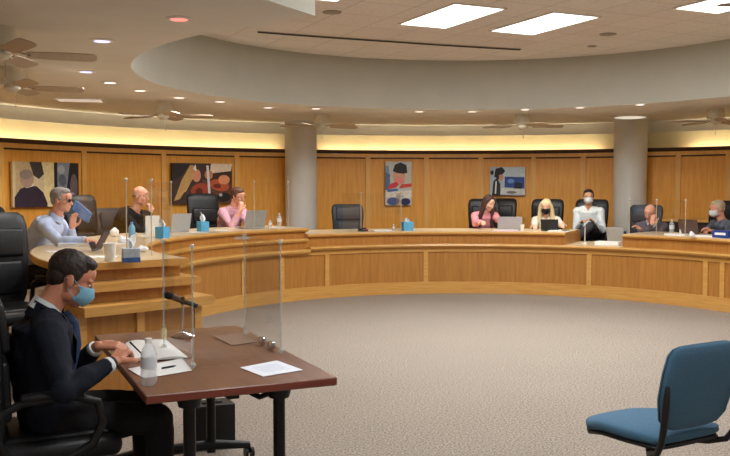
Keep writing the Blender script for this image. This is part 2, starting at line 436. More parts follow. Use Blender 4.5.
M_LITC = mat('downlight_glow_cool', (196, 200, 255), .5, emit=1.7, var=0, bump=0)
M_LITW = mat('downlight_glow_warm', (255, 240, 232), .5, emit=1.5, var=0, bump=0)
M_LITR = mat('downlight_glow_red', (255, 120, 110), .5, emit=1.8, var=0, bump=0)
def downlight(px, py, m, lab, w=0, r=.075, col=(1, .96, .9)):
    p = on(px, py, ZC)
    t = thing('recessed_downlight', lab, 'ceiling light', p, 0, 'small round recessed downlights')
    g = G(); n = 24
    g.lathe([(r*.8, -.001), (r*1.25, -.001), (r*1.25, -.006), (r*.8, -.012)], M_WPLAST, n); g.build('trim_ring', t, 30)
    g = G(); g.lathe([(r*.82, -.002), (r*.82, -.0125), (r*.5, -.016)], m, n); g.build('lens', t)
    if w:
        l = bpy.data.lights.new('downlight_lamp', 'SPOT'); l.energy = w; l.spot_size = rad(110); l.spot_blend = .8; l.shadow_soft_size = .06; l.color = col; aim = math.atan2(p.y-CY, p.x-CX)
        o = bpy.data.objects.new('downlight_lamp', l); COL.objects.link(o); o.parent = t; o.location = (0, 0, -.03); o.rotation_euler = (0, -rad(32), aim)
DW = 70
downlight(179, 18, M_LITR, 'round recessed ceiling light glowing red, nearest the camera', 8, .07, (1, .5, .45))
downlight(102, 40, M_LITC, 'round recessed ceiling light with bluish glow beside the near ceiling fan', DW, .075)
downlight(86, 71, M_LITC, 'round recessed ceiling light with bluish glow beside the second ceiling fan', DW, .07)
downlight(110, 82, M_LITW, 'round recessed ceiling light, just right of the two bluish ones', DW)
downlight(63, 90, M_LITW, 'round recessed ceiling light just above the white slotted ceiling grille', DW)
for k, (x, y) in enumerate(((140, 90), (179, 97), (220, 101), (268, 107), (316, 108), (419, 111), (472, 111), (525, 109), (580, 107), (640, 104))):
    labs = ['right of the white ceiling grille', 'right of the small far ceiling fan at left', 'above the violin picture', 'above and left of the left column',
            'directly above the fan by the left column', 'above the middle wall panels', 'left of the fan in the middle distance', 'directly above the fan left of the right column',
            'left of the big round light by the right column', 'above the right column, on the edge of the raised ceiling']
    downlight(x, y, M_LITW, 'small round recessed ceiling light '+labs[k], DW if k not in (9,) else 8)
# big round light near the right column
p = on(630, 116, ZC)
t = thing('round_ceiling_light', 'large round flush ceiling light in front of the right grey column', 'ceiling light', p)
g = G(); g.lathe([(.27, -.001), (.27, -.02), (.24, -.024)], M_WPLAST, 32); g.build('rim', t, 30)
g = G(); g.lathe([(.235, -.01), (.235, -.03), (.15, -.04)], mat('dim_diffuser', (240, 236, 220), .6, emit=.7, var=0, bump=0), 32); g.build('diffuser', t, 50)
# slotted grille with an emissive panel behind the slats
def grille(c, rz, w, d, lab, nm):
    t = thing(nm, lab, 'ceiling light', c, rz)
    g = G(); g.box((0, 0, -.004), (w, d, .008), M_LITW); g.build('glow_panel', t)
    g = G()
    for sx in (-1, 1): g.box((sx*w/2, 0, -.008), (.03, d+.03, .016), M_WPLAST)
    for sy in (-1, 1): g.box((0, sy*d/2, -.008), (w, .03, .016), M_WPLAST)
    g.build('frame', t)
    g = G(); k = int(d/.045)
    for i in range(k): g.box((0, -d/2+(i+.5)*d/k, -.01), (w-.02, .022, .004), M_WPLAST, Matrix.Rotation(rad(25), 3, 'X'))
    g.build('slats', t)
p = on(80, 99.5, ZC); grille(p, 12, .58, .42, 'white louvred square grille with glowing backing in the low ceiling at left', 'louvred_ceiling_grille')
# long black slot diffuser following the curve of the raised ceiling
sl = []
for px, py in ((258, 32), (300, 35.3), (345, 38.5), (390, 41.5), (435, 44.6), (480, 47.4), (520, 49.6)): sl.append(on(px, py, ZT-.004))
t = thing('slot_diffuser', 'long thin black linear air slot in the raised ceiling', 'vent', sl[3])
g = G(); g.tube([p-sl[3] for p in sl], .035, mat('slot_black', (26, 24, 22), .7), n=4, flat=.3, up=(0, 0, 1)); g.build('slot', t)
g = G()
for s_ in (-1, 1):
    g.tube([p-sl[3]+V((0, s_*.055, .001)) for p in sl], .012, mat('slot_rim', (150, 140, 126), .7), n=4, flat=.4, up=(0, 0, 1))
g.build('rim', t)
for px, py, lab in ((332, 12, 'round ceiling speaker cover left of the bright panels'), (608, 34, 'round ceiling speaker cover right of the bright panels'),
                    (592, 46, 'small round ceiling speaker cover nearer the fascia'), (727, 4, 'round ceiling speaker cover at the right edge of the photo')):
    p = on(px, py, ZT-.001); g = G(); r = .1 if px != 592 else .06
    g.lathe([(r, 0), (r, -.008), (r*.8, -.012)], mat('speaker_cover', (158, 146, 132), .7), 24); tag(g.build('ceiling_speaker', smooth=30, loc=p), lab, 'speaker')

# ceiling fans
def make_fan(loc, rz, label):
    t = thing('ceiling_fan', label, 'ceiling fan', loc, rz, 'five-bladed ceiling fans')
    g = G(); g.lathe([(.10, 0), (.10, -.04), (.115, -.045), (.125, -.09), (.125, -.13), (.10, -.15), (.06, -.16)], M_FANW, 28); g.build('motor_housing', t, 35)
    g = G(); g.lathe([(.05, -.155), (.075, -.17), (.08, -.20), (.05, -.225), (.02, -.235)], M_FANW, 24); g.build('hub', t, 40)
    for k in range(5):
        a = rad(72*k); R = Matrix.Rotation(a, 3, 'Z')
        g = G()
        g.tube([R@V(p) for p in ((.07, 0, -.18), (.13, 0, -.175), (.2, 0, -.19))], [.014, .012, .02], M_CHROME, 8, .35, up=(0, 0, 1))
        b = g.build('blade_bracket', t, 40)
        g = G(); Rt = R@Matrix.Rotation(rad(-15), 3, 'X')
        prof = [(.17, .045), (.2, .055), (.4, .065), (.58, .068), (.63, .06), (.655, .035)]
        secs = [[Rt@V((x, w, 0))+V((0, 0, -.185)), Rt@V((x, -w, 0))+V((0, 0, -.185)), Rt@V((x, -w, -.007))+V((0, 0, -.185)), Rt@V((x, w, -.007))+V((0, 0, -.185))] for x, w in prof]
        g.rings(secs, M_BLADE); g.build('blade', t)
    g = G(); g.tube([(.03, .02, -.22), (.03, .02, -.36)], .0025, M_CHROME, 6); g.ell((.03, .02, -.365), .008, M_CHROME, seg=8, rings=6); g.build('pull_chain', t)
    return t
fan = make_fan(V((-2.58, 6.2, ZC)), 20, 'near ivory ceiling fan at the left edge, closest to the camera')
dup(fan, V((-3.35, 8.3, ZC)), 20, 'second ivory ceiling fan at the left edge, behind the nearest one')
for px, py, rz, lab in ((163, 102, 10, 'ivory ceiling fan above the wall left of the violin picture'), (322, 114, 33, 'ivory ceiling fan by the left grey column'),
                        (522, 114, 5, 'ivory ceiling fan above the picture of the dark haired child'), (716, 108.5, 40, 'ivory ceiling fan at the far right edge')):
    p = on(px, py, ZC); dup(fan, p, rz, lab)

# ------------------------------------------------------------------ chairs
def make_exec(label, leather=M_LEATHER, group=None, loc=(0, 0, 0), rz=0, back=.72, dz=0):
    t = thing('office_chair', label, 'chair', loc, rz, group)
    g = G()
    for k in range(5):
        a = rad(72*k+36); d = V((math.cos(a), math.sin(a), 0))
        g.tube([d*.02+V((0, 0, .12)), d*.15+V((0, 0, .11)), d*.30+V((0, 0, .075))], [.032, .026, .018], M_PLASTIC, 8, .8)
    g.build('star_base', t, 40)
    for k in range(5):
        a = rad(72*k+36); d = V((math.cos(a), math.sin(a), 0)); s = V((-d.y, d.x, 0))
        g = G()
        for q in (-1, 1): g.cyl(d*.30+s*(.012*q)+V((0, 0, .029)), d*.30+s*(.028*q)+V((0, 0, .029)), .028, M_PLASTIC, n=14)
        g.cyl(d*.30+V((0, 0, .03)), d*.30+V((0, 0, .075)), .01, M_PLASTIC, n=8); g.build('caster', t, 40)
    g = G(); g.cyl((0, 0, .1), (0, 0, .30), .03, M_PLASTIC); g.cyl((0, 0, .28), (0, 0, .40), .018, M_CHROME); g.box((0, 0, .39), (.26, .2, .035), M_PLASTIC, bev=.01); g.build('gas_column', t, 40)
    g = G(); g.box((.02, 0, .445), (.52, .52, .10), leather, bev=.045, seg=4); g.box((.02, 0, .485), (.44, .40, .05), leather, bev=.024, seg=3); g.build('seat', t, 50)
    g = G(); top = .5+back
    prof = [(.50, .20, .035, -.20), (.56, .235, .045, -.225), (.68, .245, .05, -.23), (.80, .25, .045, -.225), (.92, .26, .042, -.235), (top-.1, .265, .04, -.27), (top-.03, .25, .035, -.29), (top, .21, .018, -.30)]
    g.loft([(x, 0, z) for z, w, d, x in prof], [(0, 1, 0)]*8, [(1, 0, .15)]*8, [(w, d) for z, w, d, x in prof], leather, 24, 3.2)
    # cushion pads standing proud of the shell
    g.box((-.185, 0, .70), (.05, .36, .26), leather, Matrix.Rotation(rad(-2), 3, 'Y'), .024, 3)
    g.box((-.195, 0, .97), (.05, .40, .22), leather, Matrix.Rotation(rad(-7), 3, 'Y'), .024, 3)
    g.build('backrest', t, 50)
    for s in (-1, 1):
        g = G(); y = .275*s
        g.tube([(-.17, y*.86, .42), (-.22, y, .52), (-.20, y*1.02, .64), (-.12, y*1.03, .675), (.08, y*1.03, .68), (.17, y*1.02, .65), (.19, y, .56), (.15, y*.97, .47), (.06, y*.88, .42)], .018, M_PLASTIC, 10, 1.2); 
        g.box((-.01, y*1.03, .695), (.25, .06, .03), leather, bev=.013); g.build('armrest', t, 50)
    return t

PX = lambda a, R: pol(a, R, PZ)
ex0 = make_exec('big black leather chair, empty, at the left edge between the suited man and the dais', loc=(-2.66, 6.5, PZ), rz=-42, back=.70, group='black leather office chairs')
dup(ex0, V((-4.3, 9.35, PZ)), 5, 'black leather chair barely showing behind the blue shirted man at far left')
# people chairs
pa = dict(blue=(-3.55, 8.9), bald=(-3.05, 11.25), pink=(-2.08, 12.72))
ex1 = make_exec('black leather chair behind the man in the pink checked shirt', loc=pol(ang(211, 5.2), 5.2, PZ), rz=-52, back=.80, group='black leather office chairs')
dup(ex1, V((-3.36, 10.6, PZ)), -40, 'empty black chair between the blue shirted man and the bald man in black')
P_pink = pol(133, 4.98, PZ)
cc = make_exec('empty dark blue grey leather chair behind the centre of the dais', M_LEATHER2, 'black leather office chairs', pol(ang(350, 5.0), 5.0, PZ), -80, .62)
dup(ex0, pol(ang(484, 5.2), 5.2, PZ), -98, 'black leather chair behind the woman with long brown hair, turned left')
dup(ex0, pol(ang(499, 5.95), 5.95, PZ), -110, 'empty black chair further back, right of the woman with long brown hair')
dup(ex0, pol(ang(546, 5.15), 5.15, PZ), -108, 'black leather chair holding the blonde woman in white')
dup(ex0, pol(ang(590, 5.15), 5.15, PZ), -112, 'black leather chair holding the masked man in the white shirt')
dup(cc, pol(ang(641, 5.05), 5.05, PZ), -125, 'dark grey leather chair behind the bald man covering his face')
dup(ex0, pol(ang(716, 4.95), 4.95, PZ), -145, 'dark chair under the person in the patterned top at the right edge')

# blue task chair in the right foreground
def task_chair():
    t = thing('task_chair', 'blue fabric task chair with black tube frame in the right foreground', 'chair', (1.39, 4.15, 0), 120)
    return t
tc = task_chair()
# local: +X = facing direction
g = G(); 
secs = [(-.22, .20, .016), (-.20, .225, .032), (-.05, .245, .036), (.10, .25, .036), (.20, .235, .036), (.245, .20, .030), (.262, .15, .014)]
g.loft([(x, 0, .405-(.02 if x > .15 else 0)) for x, w, h in secs], [(0, 1, 0)]*7, [(0, 0, 1)]*7, [(w, h) for x, w, h in secs], M_BLUEFAB, 28, 3.5); g.build('seat', tc, 50)
g = G(); g.loft([(x, 0, .37-(.02 if x > .15 else 0)) for x, w, h in secs], [(0, 1, 0)]*7, [(0, 0, 1)]*7, [(w-.006, h*.5) for x, w, h in secs], M_PLASTIC, 28, 3.5); g.build('seat_shell', tc, 50)
g = G()
bs = [(.445, .12, .014, -.215), (.46, .17, .026, -.222), (.50, .215, .032, -.23), (.60, .240, .034, -.245), (.72, .236, .033, -.265), (.80, .222, .03, -.278), (.83, .198, .022, -.282), (.842, .155, .010, -.284)]
g.loft([(x, 0, z) for z, w, d, x in bs], [(0, 1, 0)]*8, [(1, 0, .1)]*8, [(w, d) for z, w, d, x in bs], M_BLUEFAB, 32, 3.6); g.build('backrest', tc, 50)
g = G()
g.loft([(x-.004*0, 0, z) for z, w, d, x in bs], [(0, 1, 0)]*8, [(1, 0, .1)]*8, [(w+.004, .006) for z, w, d, x in bs], mat('navy_piping', (40, 62, 80), .8), 32, 3.6); g.build('piping', tc, 50)
for s in (-1, 1):
    g = G(); g.tube([(-.285, .232*s, .67), (-.292, .246*s, .61), (-.290, .25*s, .55), (-.282, .25*s, .48), (-.268, .247*s, .41), (-.235, .235*s, .36), (-.16, .20*s, .335), (-.02, .06*s, .335)], [.010, .016, .017, .016, .015, .015, .015, .013], M_PLASTIC, 12)
    g.build('back_support', tc, 60)
g = G(); g.cyl((0, 0, .1), (0, 0, .34), .028, M_PLASTIC); g.box((0, 0, .338), (.2, .18, .03), M_PLASTIC, bev=.008)
g.tube([(0, -.05, .335), (-.02, -.26, .33)], .006, M_PLASTIC, 8); g.build('gas_column', tc, 40)
g = G()
for k in range(5):
    a = rad(72*k+10); d = V((math.cos(a), math.sin(a), 0)); g.tube([d*.02+V((0, 0, .13)), d*.16+V((0, 0, .12)), d*.30+V((0, 0, .08))], [.03, .024, .016], M_PLASTIC, 8, .8)
g.build('star_base', tc, 40)
for k in range(5):
    a = rad(72*k+10); d = V((math.cos(a), math.sin(a), 0)); s = V((-d.y, d.x, 0)); g = G()
    for q in (-1, 1): g.cyl(d*.30+s*(.012*q)+V((0, 0, .029)), d*.30+s*(.028*q)+V((0, 0, .029)), .028, M_PLASTIC, n=14)
    g.cyl(d*.30+V((0, 0, .03)), d*.30+V((0, 0, .08)), .01, M_PLASTIC, n=8); g.build('caster', tc, 40)

# ------------------------------------------------------------------ witness table
TR = 24.4
TC = V((-.80, 4.20, 0)); TM = Matrix.Rotation(rad(TR), 3, 'Z')
def tl(x, y, z=.741): return TC+TM@V((x, y, z))
def tinv(p): return TM.transposed()@(p-TC)
tb = thing('folding_table', 'brown wood-grain laminate table on black posts where the suited man sits', 'table', TC, TR)
g = G(); g.box((0, 0, .7215), (.805, 1.53, .035), M_TABLE, bev=.004, seg=1)
for f in g.bm.faces:
    if abs(f.normal.z) < .5: f.material_index = g.mi(M_TEDGE)
g.build('tabletop', tb)
for sy in (-1, 1):
    for sx in (-1, 1):
        x, y = sx*.20, sy*.60
        if sy < 0: x, y = (.19 if sx > 0 else -.20), -.62
        else: x, y = sx*.20, .60
        g = G(); g.cyl((x, y, .06), (x, y, .66), .026, M_BLACKMET, n=20); g.cyl((x, y, .645), (x, y, .704), .045, M_BLACKMET, r1=.06, n=20); g.build('leg', tb, 40)
    g = G(); y = sy*.60 if sy > 0 else -.62
    g.tube([(-.42, y, .075), (-.2, y, .10), (.2, y, .10), (.42, y, .075)], [.02, .03, .03, .02], M_BLACKMET, 10); g.build('foot', tb, 40)
    for sx in (-1, 1):
        g = G()
        for q in (-1, 1): g.cyl((sx*.42+.01*q, y, .03), (sx*.42+.026*q, y, .03), .03, M_BLACKMET, n=16)
        g.cyl((sx*.42, y, .03), (sx*.42, y, .08), .01, M_BLACKMET, n=8); g.build('caster', tb, 40)
g = G(); g.tube([(.19, -.62, .66), (.15, -.62, .665), (.10, -.63, .655), (.07, -.60, .67)], .013, M_BLACKMET, 8); g.box((.06, -.6, .68), (.06, .09, .012), M_BLACKMET); g.build('latch_lever', tb, 40)
g = G(); g.box((0, 0, .66), (.05, 1.16, .03), M_BLACKMET); g.build('stretcher', tb)
# black equipment case beneath the table
cp = on(216, 440, 0); g = G(); g.box((0, 0, .13), (.16, .25, .26), M_PLASTIC, bev=.01); g.box((0, 0, .262), (.06, .12, .014), M_PLASTIC, bev=.004)
tag(g.build('equipment_case', loc=(-.92, 5.16, 0.0), rz=TR+90), 'black equipment case on the carpet beyond the far end of the table', 'case')

# table shield
sh = thing('acrylic_shield', 'clear three-sided acrylic shield standing on the brown table', 'shield', TC, TR)
c1, c2, c3, c4 = [tinv(on(x, y, .742)) for x, y in ((193, 369), (281, 354), (245, 336), (164, 350))]
hs = .545
def pane(g, a, b, z0, z1, th=.005):
    a = V((a.x, a.y, 0)); b = V((b.x, b.y, 0)); d = (b-a); L = d.length; r = Matrix.Rotation(math.atan2(d.y, d.x), 3, 'Z')
    g.box(((a.x+b.x)/2, (a.y+b.y)/2, (z0+z1)/2), (L, th, z1-z0), M_ACRYL, r)
for nm, a, b in (('front_pane', c1, c2), ('side_pane', c2, c3), ('side_pane', c1, c4)):
    g = G(); pane(g, a, b, .743, .741+hs); g.build(nm, sh)
for c in (c1, c2, c3, c4):
    g = G(); g.cyl((c.x, c.y, .743), (c.x, c.y, .741+hs), .0045, M_AEDGE, n=8); g.build('edge_rod', sh, 40)
    g = G(); g.ell((c.x, c.y, .741+hs), .013, M_AEDGE, seg=12, rings=8); g.build('corner_clip', sh, 40); g = G(); g.ell((c.x, c.y, .758), (.016, .016, .015), M_AEDGE, seg=12, rings=8); g.build('rod_foot', sh, 40)
for k, f in enumerate((.25, .5)):
    p = c2.lerp(c3, f); g = G(); g.box((p.x, p.y, .762), (.05, .03, .036), M_CHROME, Matrix.Rotation(rad(90), 3, 'Z'), .006); g.build('clamp_foot', sh, 40)
p = c2.lerp(c3, .9); g = G(); g.box((p.x-.03, p.y, .743+hs-.01), (.09, .02, .012), M_AEDGE); g.build('top_bracket', sh)

# microphone
mp_ = on(183, 336.5, .7415)
mc = thing('desk_microphone', 'black table microphone on a thin stem with round chrome base', 'microphone', mp_, 0)
g = G(); g.lathe([(.062, 0), (.064, .006), (.055, .014), (.02, .022), (.008, .03)], M_CHROME, 28); g.build('base', mc, 35)
g = G(); g.cyl((0, 0, .02), (0, 0, .19), .006, M_CHROME, n=10); g.build('stem', mc, 40)
g = G(); g.cyl((.0, 0, .175), (.0, 0, .215), .012, M_PLASTIC, n=12); g.tube([(.08, .0, .165), (-.02, 0, .20), (-.05, 0, .213)], [.012, .015, .018], M_PLASTIC, 14); g.build('body', mc, 40)
g = G(); g.ell((-.075, 0, .222), (.034, .021, .021), mat('mic_foam', (22, 22, 24), .9, bump=.4), Matrix.Rotation(rad(18), 3, 'Y')); g.build('windscreen', mc, 60)

def sheet(name, label, pts, z, m=M_WHITE, th=.0012, cat='paper', bend=0):
    c = sum(pts, V((0, 0, 0)))/len(pts); g = G()
    lo = [V((p.x-c.x, p.y-c.y, 0)) for p in pts]; 
    g.rings([[p for p in lo], [p+V((0, 0, th)) for p in lo]], m)
    return tag(g.build(name, loc=(c.x, c.y, z)), label, cat)
def q(z, *pp): return [on(x, y, z) for x, y in pp]
sheet('loose_papers', 'white loose sheets lying under the water bottle and pen', q(.742, (128, 369), (144, 378.5), (192, 370.5), (182, 358.5)), .7415, M_WHITE, .0015)
# open booklet
bk = thing('open_booklet', 'open white booklet in front of the suited man hands', 'book', V((0, 0, 0)))
bq = q(.744, (122, 362), (188, 358), (166, 340.5), (126, 343.5)); bc = sum(bq, V((0, 0, 0)))/4; bk.location = (bc.x, bc.y, .7435)
for nm, f0, f1, h in (('left_pages', 0.0, .52, .016), ('right_pages', .52, 1.0, .012)):
    g = G(); secs = []
    for i in range(9):
        f = f0+(f1-f0)*i/8; a = bq[0].lerp(bq[1], f)-bc; b = bq[3].lerp(bq[2], f)-bc; u = i/8
        zz = h*(math.sin(PI*(u*.9+.05)))*(.8)+.003
        secs.append([V((a.x, a.y, 0)), V((b.x, b.y, 0)), V((b.x, b.y, zz)), V((a.x, a.y, zz))])
    g.rings(secs, M_WHITE); g.build(nm, bk)
g = G(); a, b = on(162, 368.8, .745), on(176, 366.3, .745)
d = b-a; g.tube([V((0, 0, 0)), d*.8, d], [.0045, .0045, .0015], M_PLASTIC, 8); tag(g.build('pen', loc=(a.x, a.y, .7478)), 'black pen lying on the white sheets beside the water bottle', 'pen')
sheet('printed_form', 'white printed sheet alone near the table right corner', q(.742, (240, 367.5), (263, 376.5), (303, 370), (277, 360.5)), .7412, M_PAPER2)
g = G()
pf = q(.743, (250, 367.2), (266, 373.2), (292, 369.2), (275, 363.0))
for i in range(7):
    f = .12+i*.125; a, b = pf[0].lerp(pf[1], f), pf[3].lerp(pf[2], f-.02*(i % 2)); dd = (b-a).normalized(); nn = V((-dd.y, dd.x, 0))*.0016
    c = V((pf[0].x, pf[0].y, 0)); a = V((a.x, a.y, 0))-c; b = V((b.x, b.y, 0))-c; g.poly([a-nn, b-nn, b+nn, a+nn], mat('print_blue_grey', (150, 168, 206), .8))
pr = bpy.data.objects['printed_form']
lo_ = g.build('text_lines'); lo_.parent = pr; lo_.location = V((pf[0].x, pf[0].y, .7426))-pr.location
sheet('clear_folder', 'thin translucent grey folder lying inside the table shield', q(.742, (213, 336), (232, 345.5), (258, 341.5), (238, 333)), .7412, mat('smoke_folder', (136, 108, 92), .35), .001, 'folder')

def bottle(loc, label, h=.2, r=.032, cap=M_WPLAST, body=M_BOTTLE, lab=True, group=None):
    t = thing('water_bottle', label, 'bottle', loc, 0, group)
    g = G(); g.lathe([(r*.8, 0), (r, .008), (r, h*.3), (r*.95, h*.33), (r, h*.36), (r, h*.66), (r*.8, h*.78), (r*.42, h*.88), (r*.38, h*.93)], body, 24); g.build('bottle_body', t, 50)
    if lab: g = G(); g.lathe([(r*1.015, h*.36), (r*1.015, h*.62)], M_LABELB, 24); g.build('label_band', t, 40)
    g = G(); g.lathe([(r*.45, h*.92), (r*.45, h), (r*.3, h*1.01)], cap, 18); g.build('cap', t, 40)
    return t
bp_ = on(149, 384.5, .7415); bottle(V((bp_.x, bp_.y, .7415)), 'clear plastic water bottle on the near left corner of the brown table', .19, .033)
g = G(); p = on(164, 341, .7415)
t = thing('lotion_tube', 'small cream sanitizer tube standing beside the microphone base', 'tube', (p.x, p.y, .7415))
g.lathe([(.014, 0), (.015, .005), (.015, .06), (.009, .068)], mat('cream_tube', (216, 200, 150), .5, var=.15, scale=60), 16); g.build('tube_body', t, 40)
g = G(); g.lathe([(.008, .066), (.008, .088), (.005, .09)], mat('tube_cap', (150, 140, 100), .5), 12); g.build('cap', t, 40)

# ------------------------------------------------------------------ dais clutter
def tissue_box(loc, rz, label, lw=.115, lh=.125, m=M_TISSUEBOX, big=False, th=.09):
    t = thing('tissue_box', label, 'tissue box', loc, rz, 'tissue boxes on the dais')
    g = G(); g.box((0, 0, lh/2), (lw, lw, lh), m, bev=.003, seg=1); g.build('carton', t)
    g = G(); k = 12; rng = random.Random(int(rz*7)+3)
    for j in range(2):
        a0 = rng.random()*2-1+j*1.3; secs = []; d = V((math.cos(a0), math.sin(a0), 0)); e = V((-d.y, d.x, 0))
        for i in range(6):
            f = i/5; w = .016+.030*math.sin(f*2.6)*(1-.35*j); c = e*(.022*f*f*(1 if j else -1))+V((0, 0, lh-.004+f*th*(1-.25*j)))
            secs.append([c-d*w+V((0, 0, -.012*f)), c-d*w*.3+e*.008, c+d*w*.3-e*.006+V((0, 0, .010*f)), c+d*w+V((0, 0, -.02*f)), c+d*w*.3-e*.010+V((0, 0, .004*f)), c-d*w*.3+e*.004])
        g.rings(secs, M_TISSUE)
    g.build('tissue', t, 60)
    return t
def laptop(loc, rz, label, shell=M_SILVER, w=.33, d=.22, tilt=105):
    """local +X = toward the user; lid at -X, screen faces the user"""
    t = thing('laptop', label, 'laptop', loc, rz, 'laptops on the dais')
    g = G(); g.box((0, 0, .01), (d, w, .016), shell, bev=.004, seg=1); g.build('base', t)
    g = G(); g.box((.02, 0, .0186), (d*.5, w*.85, .002), M_PLASTIC); g.build('keyboard', t)
    R = Matrix.Rotation(rad(-(tilt-90)), 3, 'Y'); c = V((-d/2, 0, .02))
    g = G(); g.box(c+R@V((-.003, 0, d/2)), (.007, w, d), shell, R, .003, 1); g.build('lid', t)
    g = G(); g.box(c+R@V((.0015, 0, d/2+.004)), (.002, w*.92, d*.86), M_SCREEN, R); g.build('screen', t)
    return t
def cup(loc, label, h=.11, r=.04, m=M_WPLAST, group='paper cups'):
    g = G(); g.lathe([(r*.72, 0), (r*.98, h*.97), (r*1.04, h*.97), (r*1.04, h), (r*.94, h), (r*.68, .006)], m, 20)
    return tag(g.build('paper_cup', smooth=40, loc=loc), label, 'cup', group)
def ondais(px, R, z): return pol(ang(px, R), R, z)
OD = lambda px, py: on(px, py, ZL)

# left arm, nearest end first
p = OD(110, 261); cup(p, 'white paper cup beside the dark tablet on the left dais arm', .135, .05)
p = OD(131, 262); tissue_box(p, 20, 'grey and blue patterned tissue box at the near end of the dais', .125, .105, mat('grey_carton', (176, 186, 196), .7, var=.1), th=.1)
t_ = bpy.data.objects['tissue_box']
g = G(); g.box((0, 0, .02), (.128, .128, .036), mat('carton_blue_band', (60, 96, 150), .6, var=.3, scale=30)); g.build('blue_band', t_)
bn = thing('ring_binder', 'thick white ring binder lying flat before the blue shirted man', 'binder', OD(78, 246), 14)
g = G(); g.box((0, 0, .014), (.34, .26, .028), M_WHITE, bev=.003, seg=1); g.build('page_block', bn); g = G(); g.box((0, 0, .0305), (.35, .28, .004), mat('binder_cover', (206, 214, 228), .5), bev=.0015, seg=1); g.box((0, 0, .0015), (.35, .28, .002), mat('binder_cover', (206, 214, 228), .5)); g.build('cover', bn)
def flat(px, py, w, d, rz, lab, z=ZL, m=M_WHITE, th=.003):
    p = on(px, py, z); g = G(); g.box((0, 0, th/2), (w, d, th), m); return tag(g.build('paper_sheet', loc=(p.x, p.y, z+.0005), rz=rz), lab, 'paper')
flat(99, 257, .28, .2, 10, 'white sheet on the dais behind the suited man head')
flat(112, 243.5, .3, .21, -30, 'white sheet between the ring binder and the tissue box')
flat(60, 251.5, .22, .17, 30, 'small white sheet nearest the rounded left edge of the dais')
tb_ = thing('tablet', 'dark navy tablet propped open beside the white paper cup', 'tablet', OD(102, 251), 0)
g = G(); g.box((.0, 0, .088), (.012, .2, .18), mat('navy_case', (44, 48, 74), .6), Matrix.Rotation(rad(28), 3, 'Y'), .004, 1); g.build('screen_half', tb_)
g = G(); g.box((-.075, 0, .042), (.008, .16, .085), mat('navy_case', (44, 48, 74), .6), Matrix.Rotation(rad(-22), 3, 'Y'), .003, 1); g.build('stand_flap', tb_)
def crumple(px, py, s, lab, h=.1, z=ZL):
    p = on(px, py, z); g = G(); vs = g.ell((0, 0, h*.5), (s, s*.8, h*.5), M_TISSUE, seg=14, rings=9)
    for v in vs:
        k = noise.noise(v.co*30+V((px, py, 0))); v.co += v.co.normalized()*k*.02; v.co.z = max(v.co.z, .001)
    return tag(g.build('crumpled_tissue', smooth=30, loc=(p.x, p.y, z)), lab, 'tissue', 'crumpled tissues on the dais')
crumple(114.5, 237, .055, 'crumpled white tissue pile behind the dark tablet', .10)
crumple(123, 243, .055, 'crumpled grey white paper beside the tissue box at the near end', .07)
crumple(142, 252, .06, 'crumpled clear wrapper right of the near tissue box', .05)
p = OD(132, 240); bottle(p, 'blue topped sanitizer bottle before the bald man in black', .19, .035, mat('blue_cap', (90, 150, 200), .5), mat('pale_blue_liquid', (120, 176, 214), .3, alpha=.9), False, 'sanitizer bottles')
p = OD(162.5, 238); tissue_box(p, -25, 'blue tissue box on the dais before the open silver laptop at left')
p = OD(153, 234); flat(150, 236, .2, .14, 0, 'white sheet between the sanitizer bottle and the blue tissue box')
g = G(); g.box((0, 0, .11), (.012, .2, .22), M_WPLAST, bev=.002, seg=1); tag(g.build('upright_card', loc=ondais(152, 4.1, ZL), rz=-40), 'white upright card behind the leftmost blue tissue box', 'card')
laptop(ondais(175, 4.15, ZL), ang(176, 4.15)-22, 'open silver laptop facing the bald man, right of the blue tissue box', w=.27, d=.22)
tissue_box(ondais(202.5, 3.9, ZL), -50, 'blue tissue box with tall tissue before the pink shirted man', th=.12)
for px, w, lab in ((193, .14, 'small white sheet left of the middle blue tissue box'), (222, .2, 'white sheet under the pink shirted man elbow'), (276, .2, 'white sheet beneath the clear bottle near the left column')):
    p = ondais(px, 3.85, ZL); g = G(); g.box((0, 0, .0015), (w, .2, .003), M_WHITE); tag(g.build('paper_sheet', loc=(p.x, p.y, ZL+.0005), rz=ang(px, 3.85)), lab, 'paper')
laptop(ondais(249.5, 4.02, ZL), ang(254, 4.0)-6, 'open silver laptop in front of the pink shirted man', w=.33, d=.235)
bottle(ondais(279, 4.05, ZL+.0035), 'clear water bottle on white sheet near the left column', .19, .033, group='sanitizer bottles')
bottle(ondais(270, 3.95, ZL+.0035), 'short clear bottle right of the pink shirted man laptop', .10, .025, group='sanitizer bottles')
# centre
mz = thing('stapler', 'small dark stapler with red tip before the empty centre chair', 'stapler', ondais(363, 3.75, ZM), 10)
g = G(); g.box((0, 0, .012), (.15, .04, .022), M_PLASTIC, bev=.006); g.box((-.01, 0, .038), (.12, .034, .026), M_PLASTIC, Matrix.Rotation(rad(-8), 3, 'Y'), .008); g.build('body', mz, 40)
g = G(); g.box((.055, 0, .028), (.04, .042, .02), mat('red_plastic', (190, 40, 40), .5), bev=.006); g.build('tip', mz, 40)
for px, w, lab in ((381, .26, 'low stack of white sheets left of the centre blue tissue box'), (506, .36, 'white and pink sheets before the long haired woman'), (566, .1, 'white slip at the right end of the centre worktop'), (560, .3, 'white sheet before the blonde woman')):
    R = 3.8 if px != 506 else 3.7
    p = ondais(px, R, ZM); g = G(); g.box((0, 0, .007), (.2, w, .014), mat('pink_paper', (232, 206, 214), .8) if px == 506 else M_WHITE); tag(g.build('paper_stack', loc=(p.x, p.y, ZM+.0005), rz=ang(px, R)), lab, 'paper')
bottle(ondais(393.5, 3.9, ZM), 'small clear bottle between the white sheets and the centre blue tissue box', .09, .02, group='sanitizer bottles')
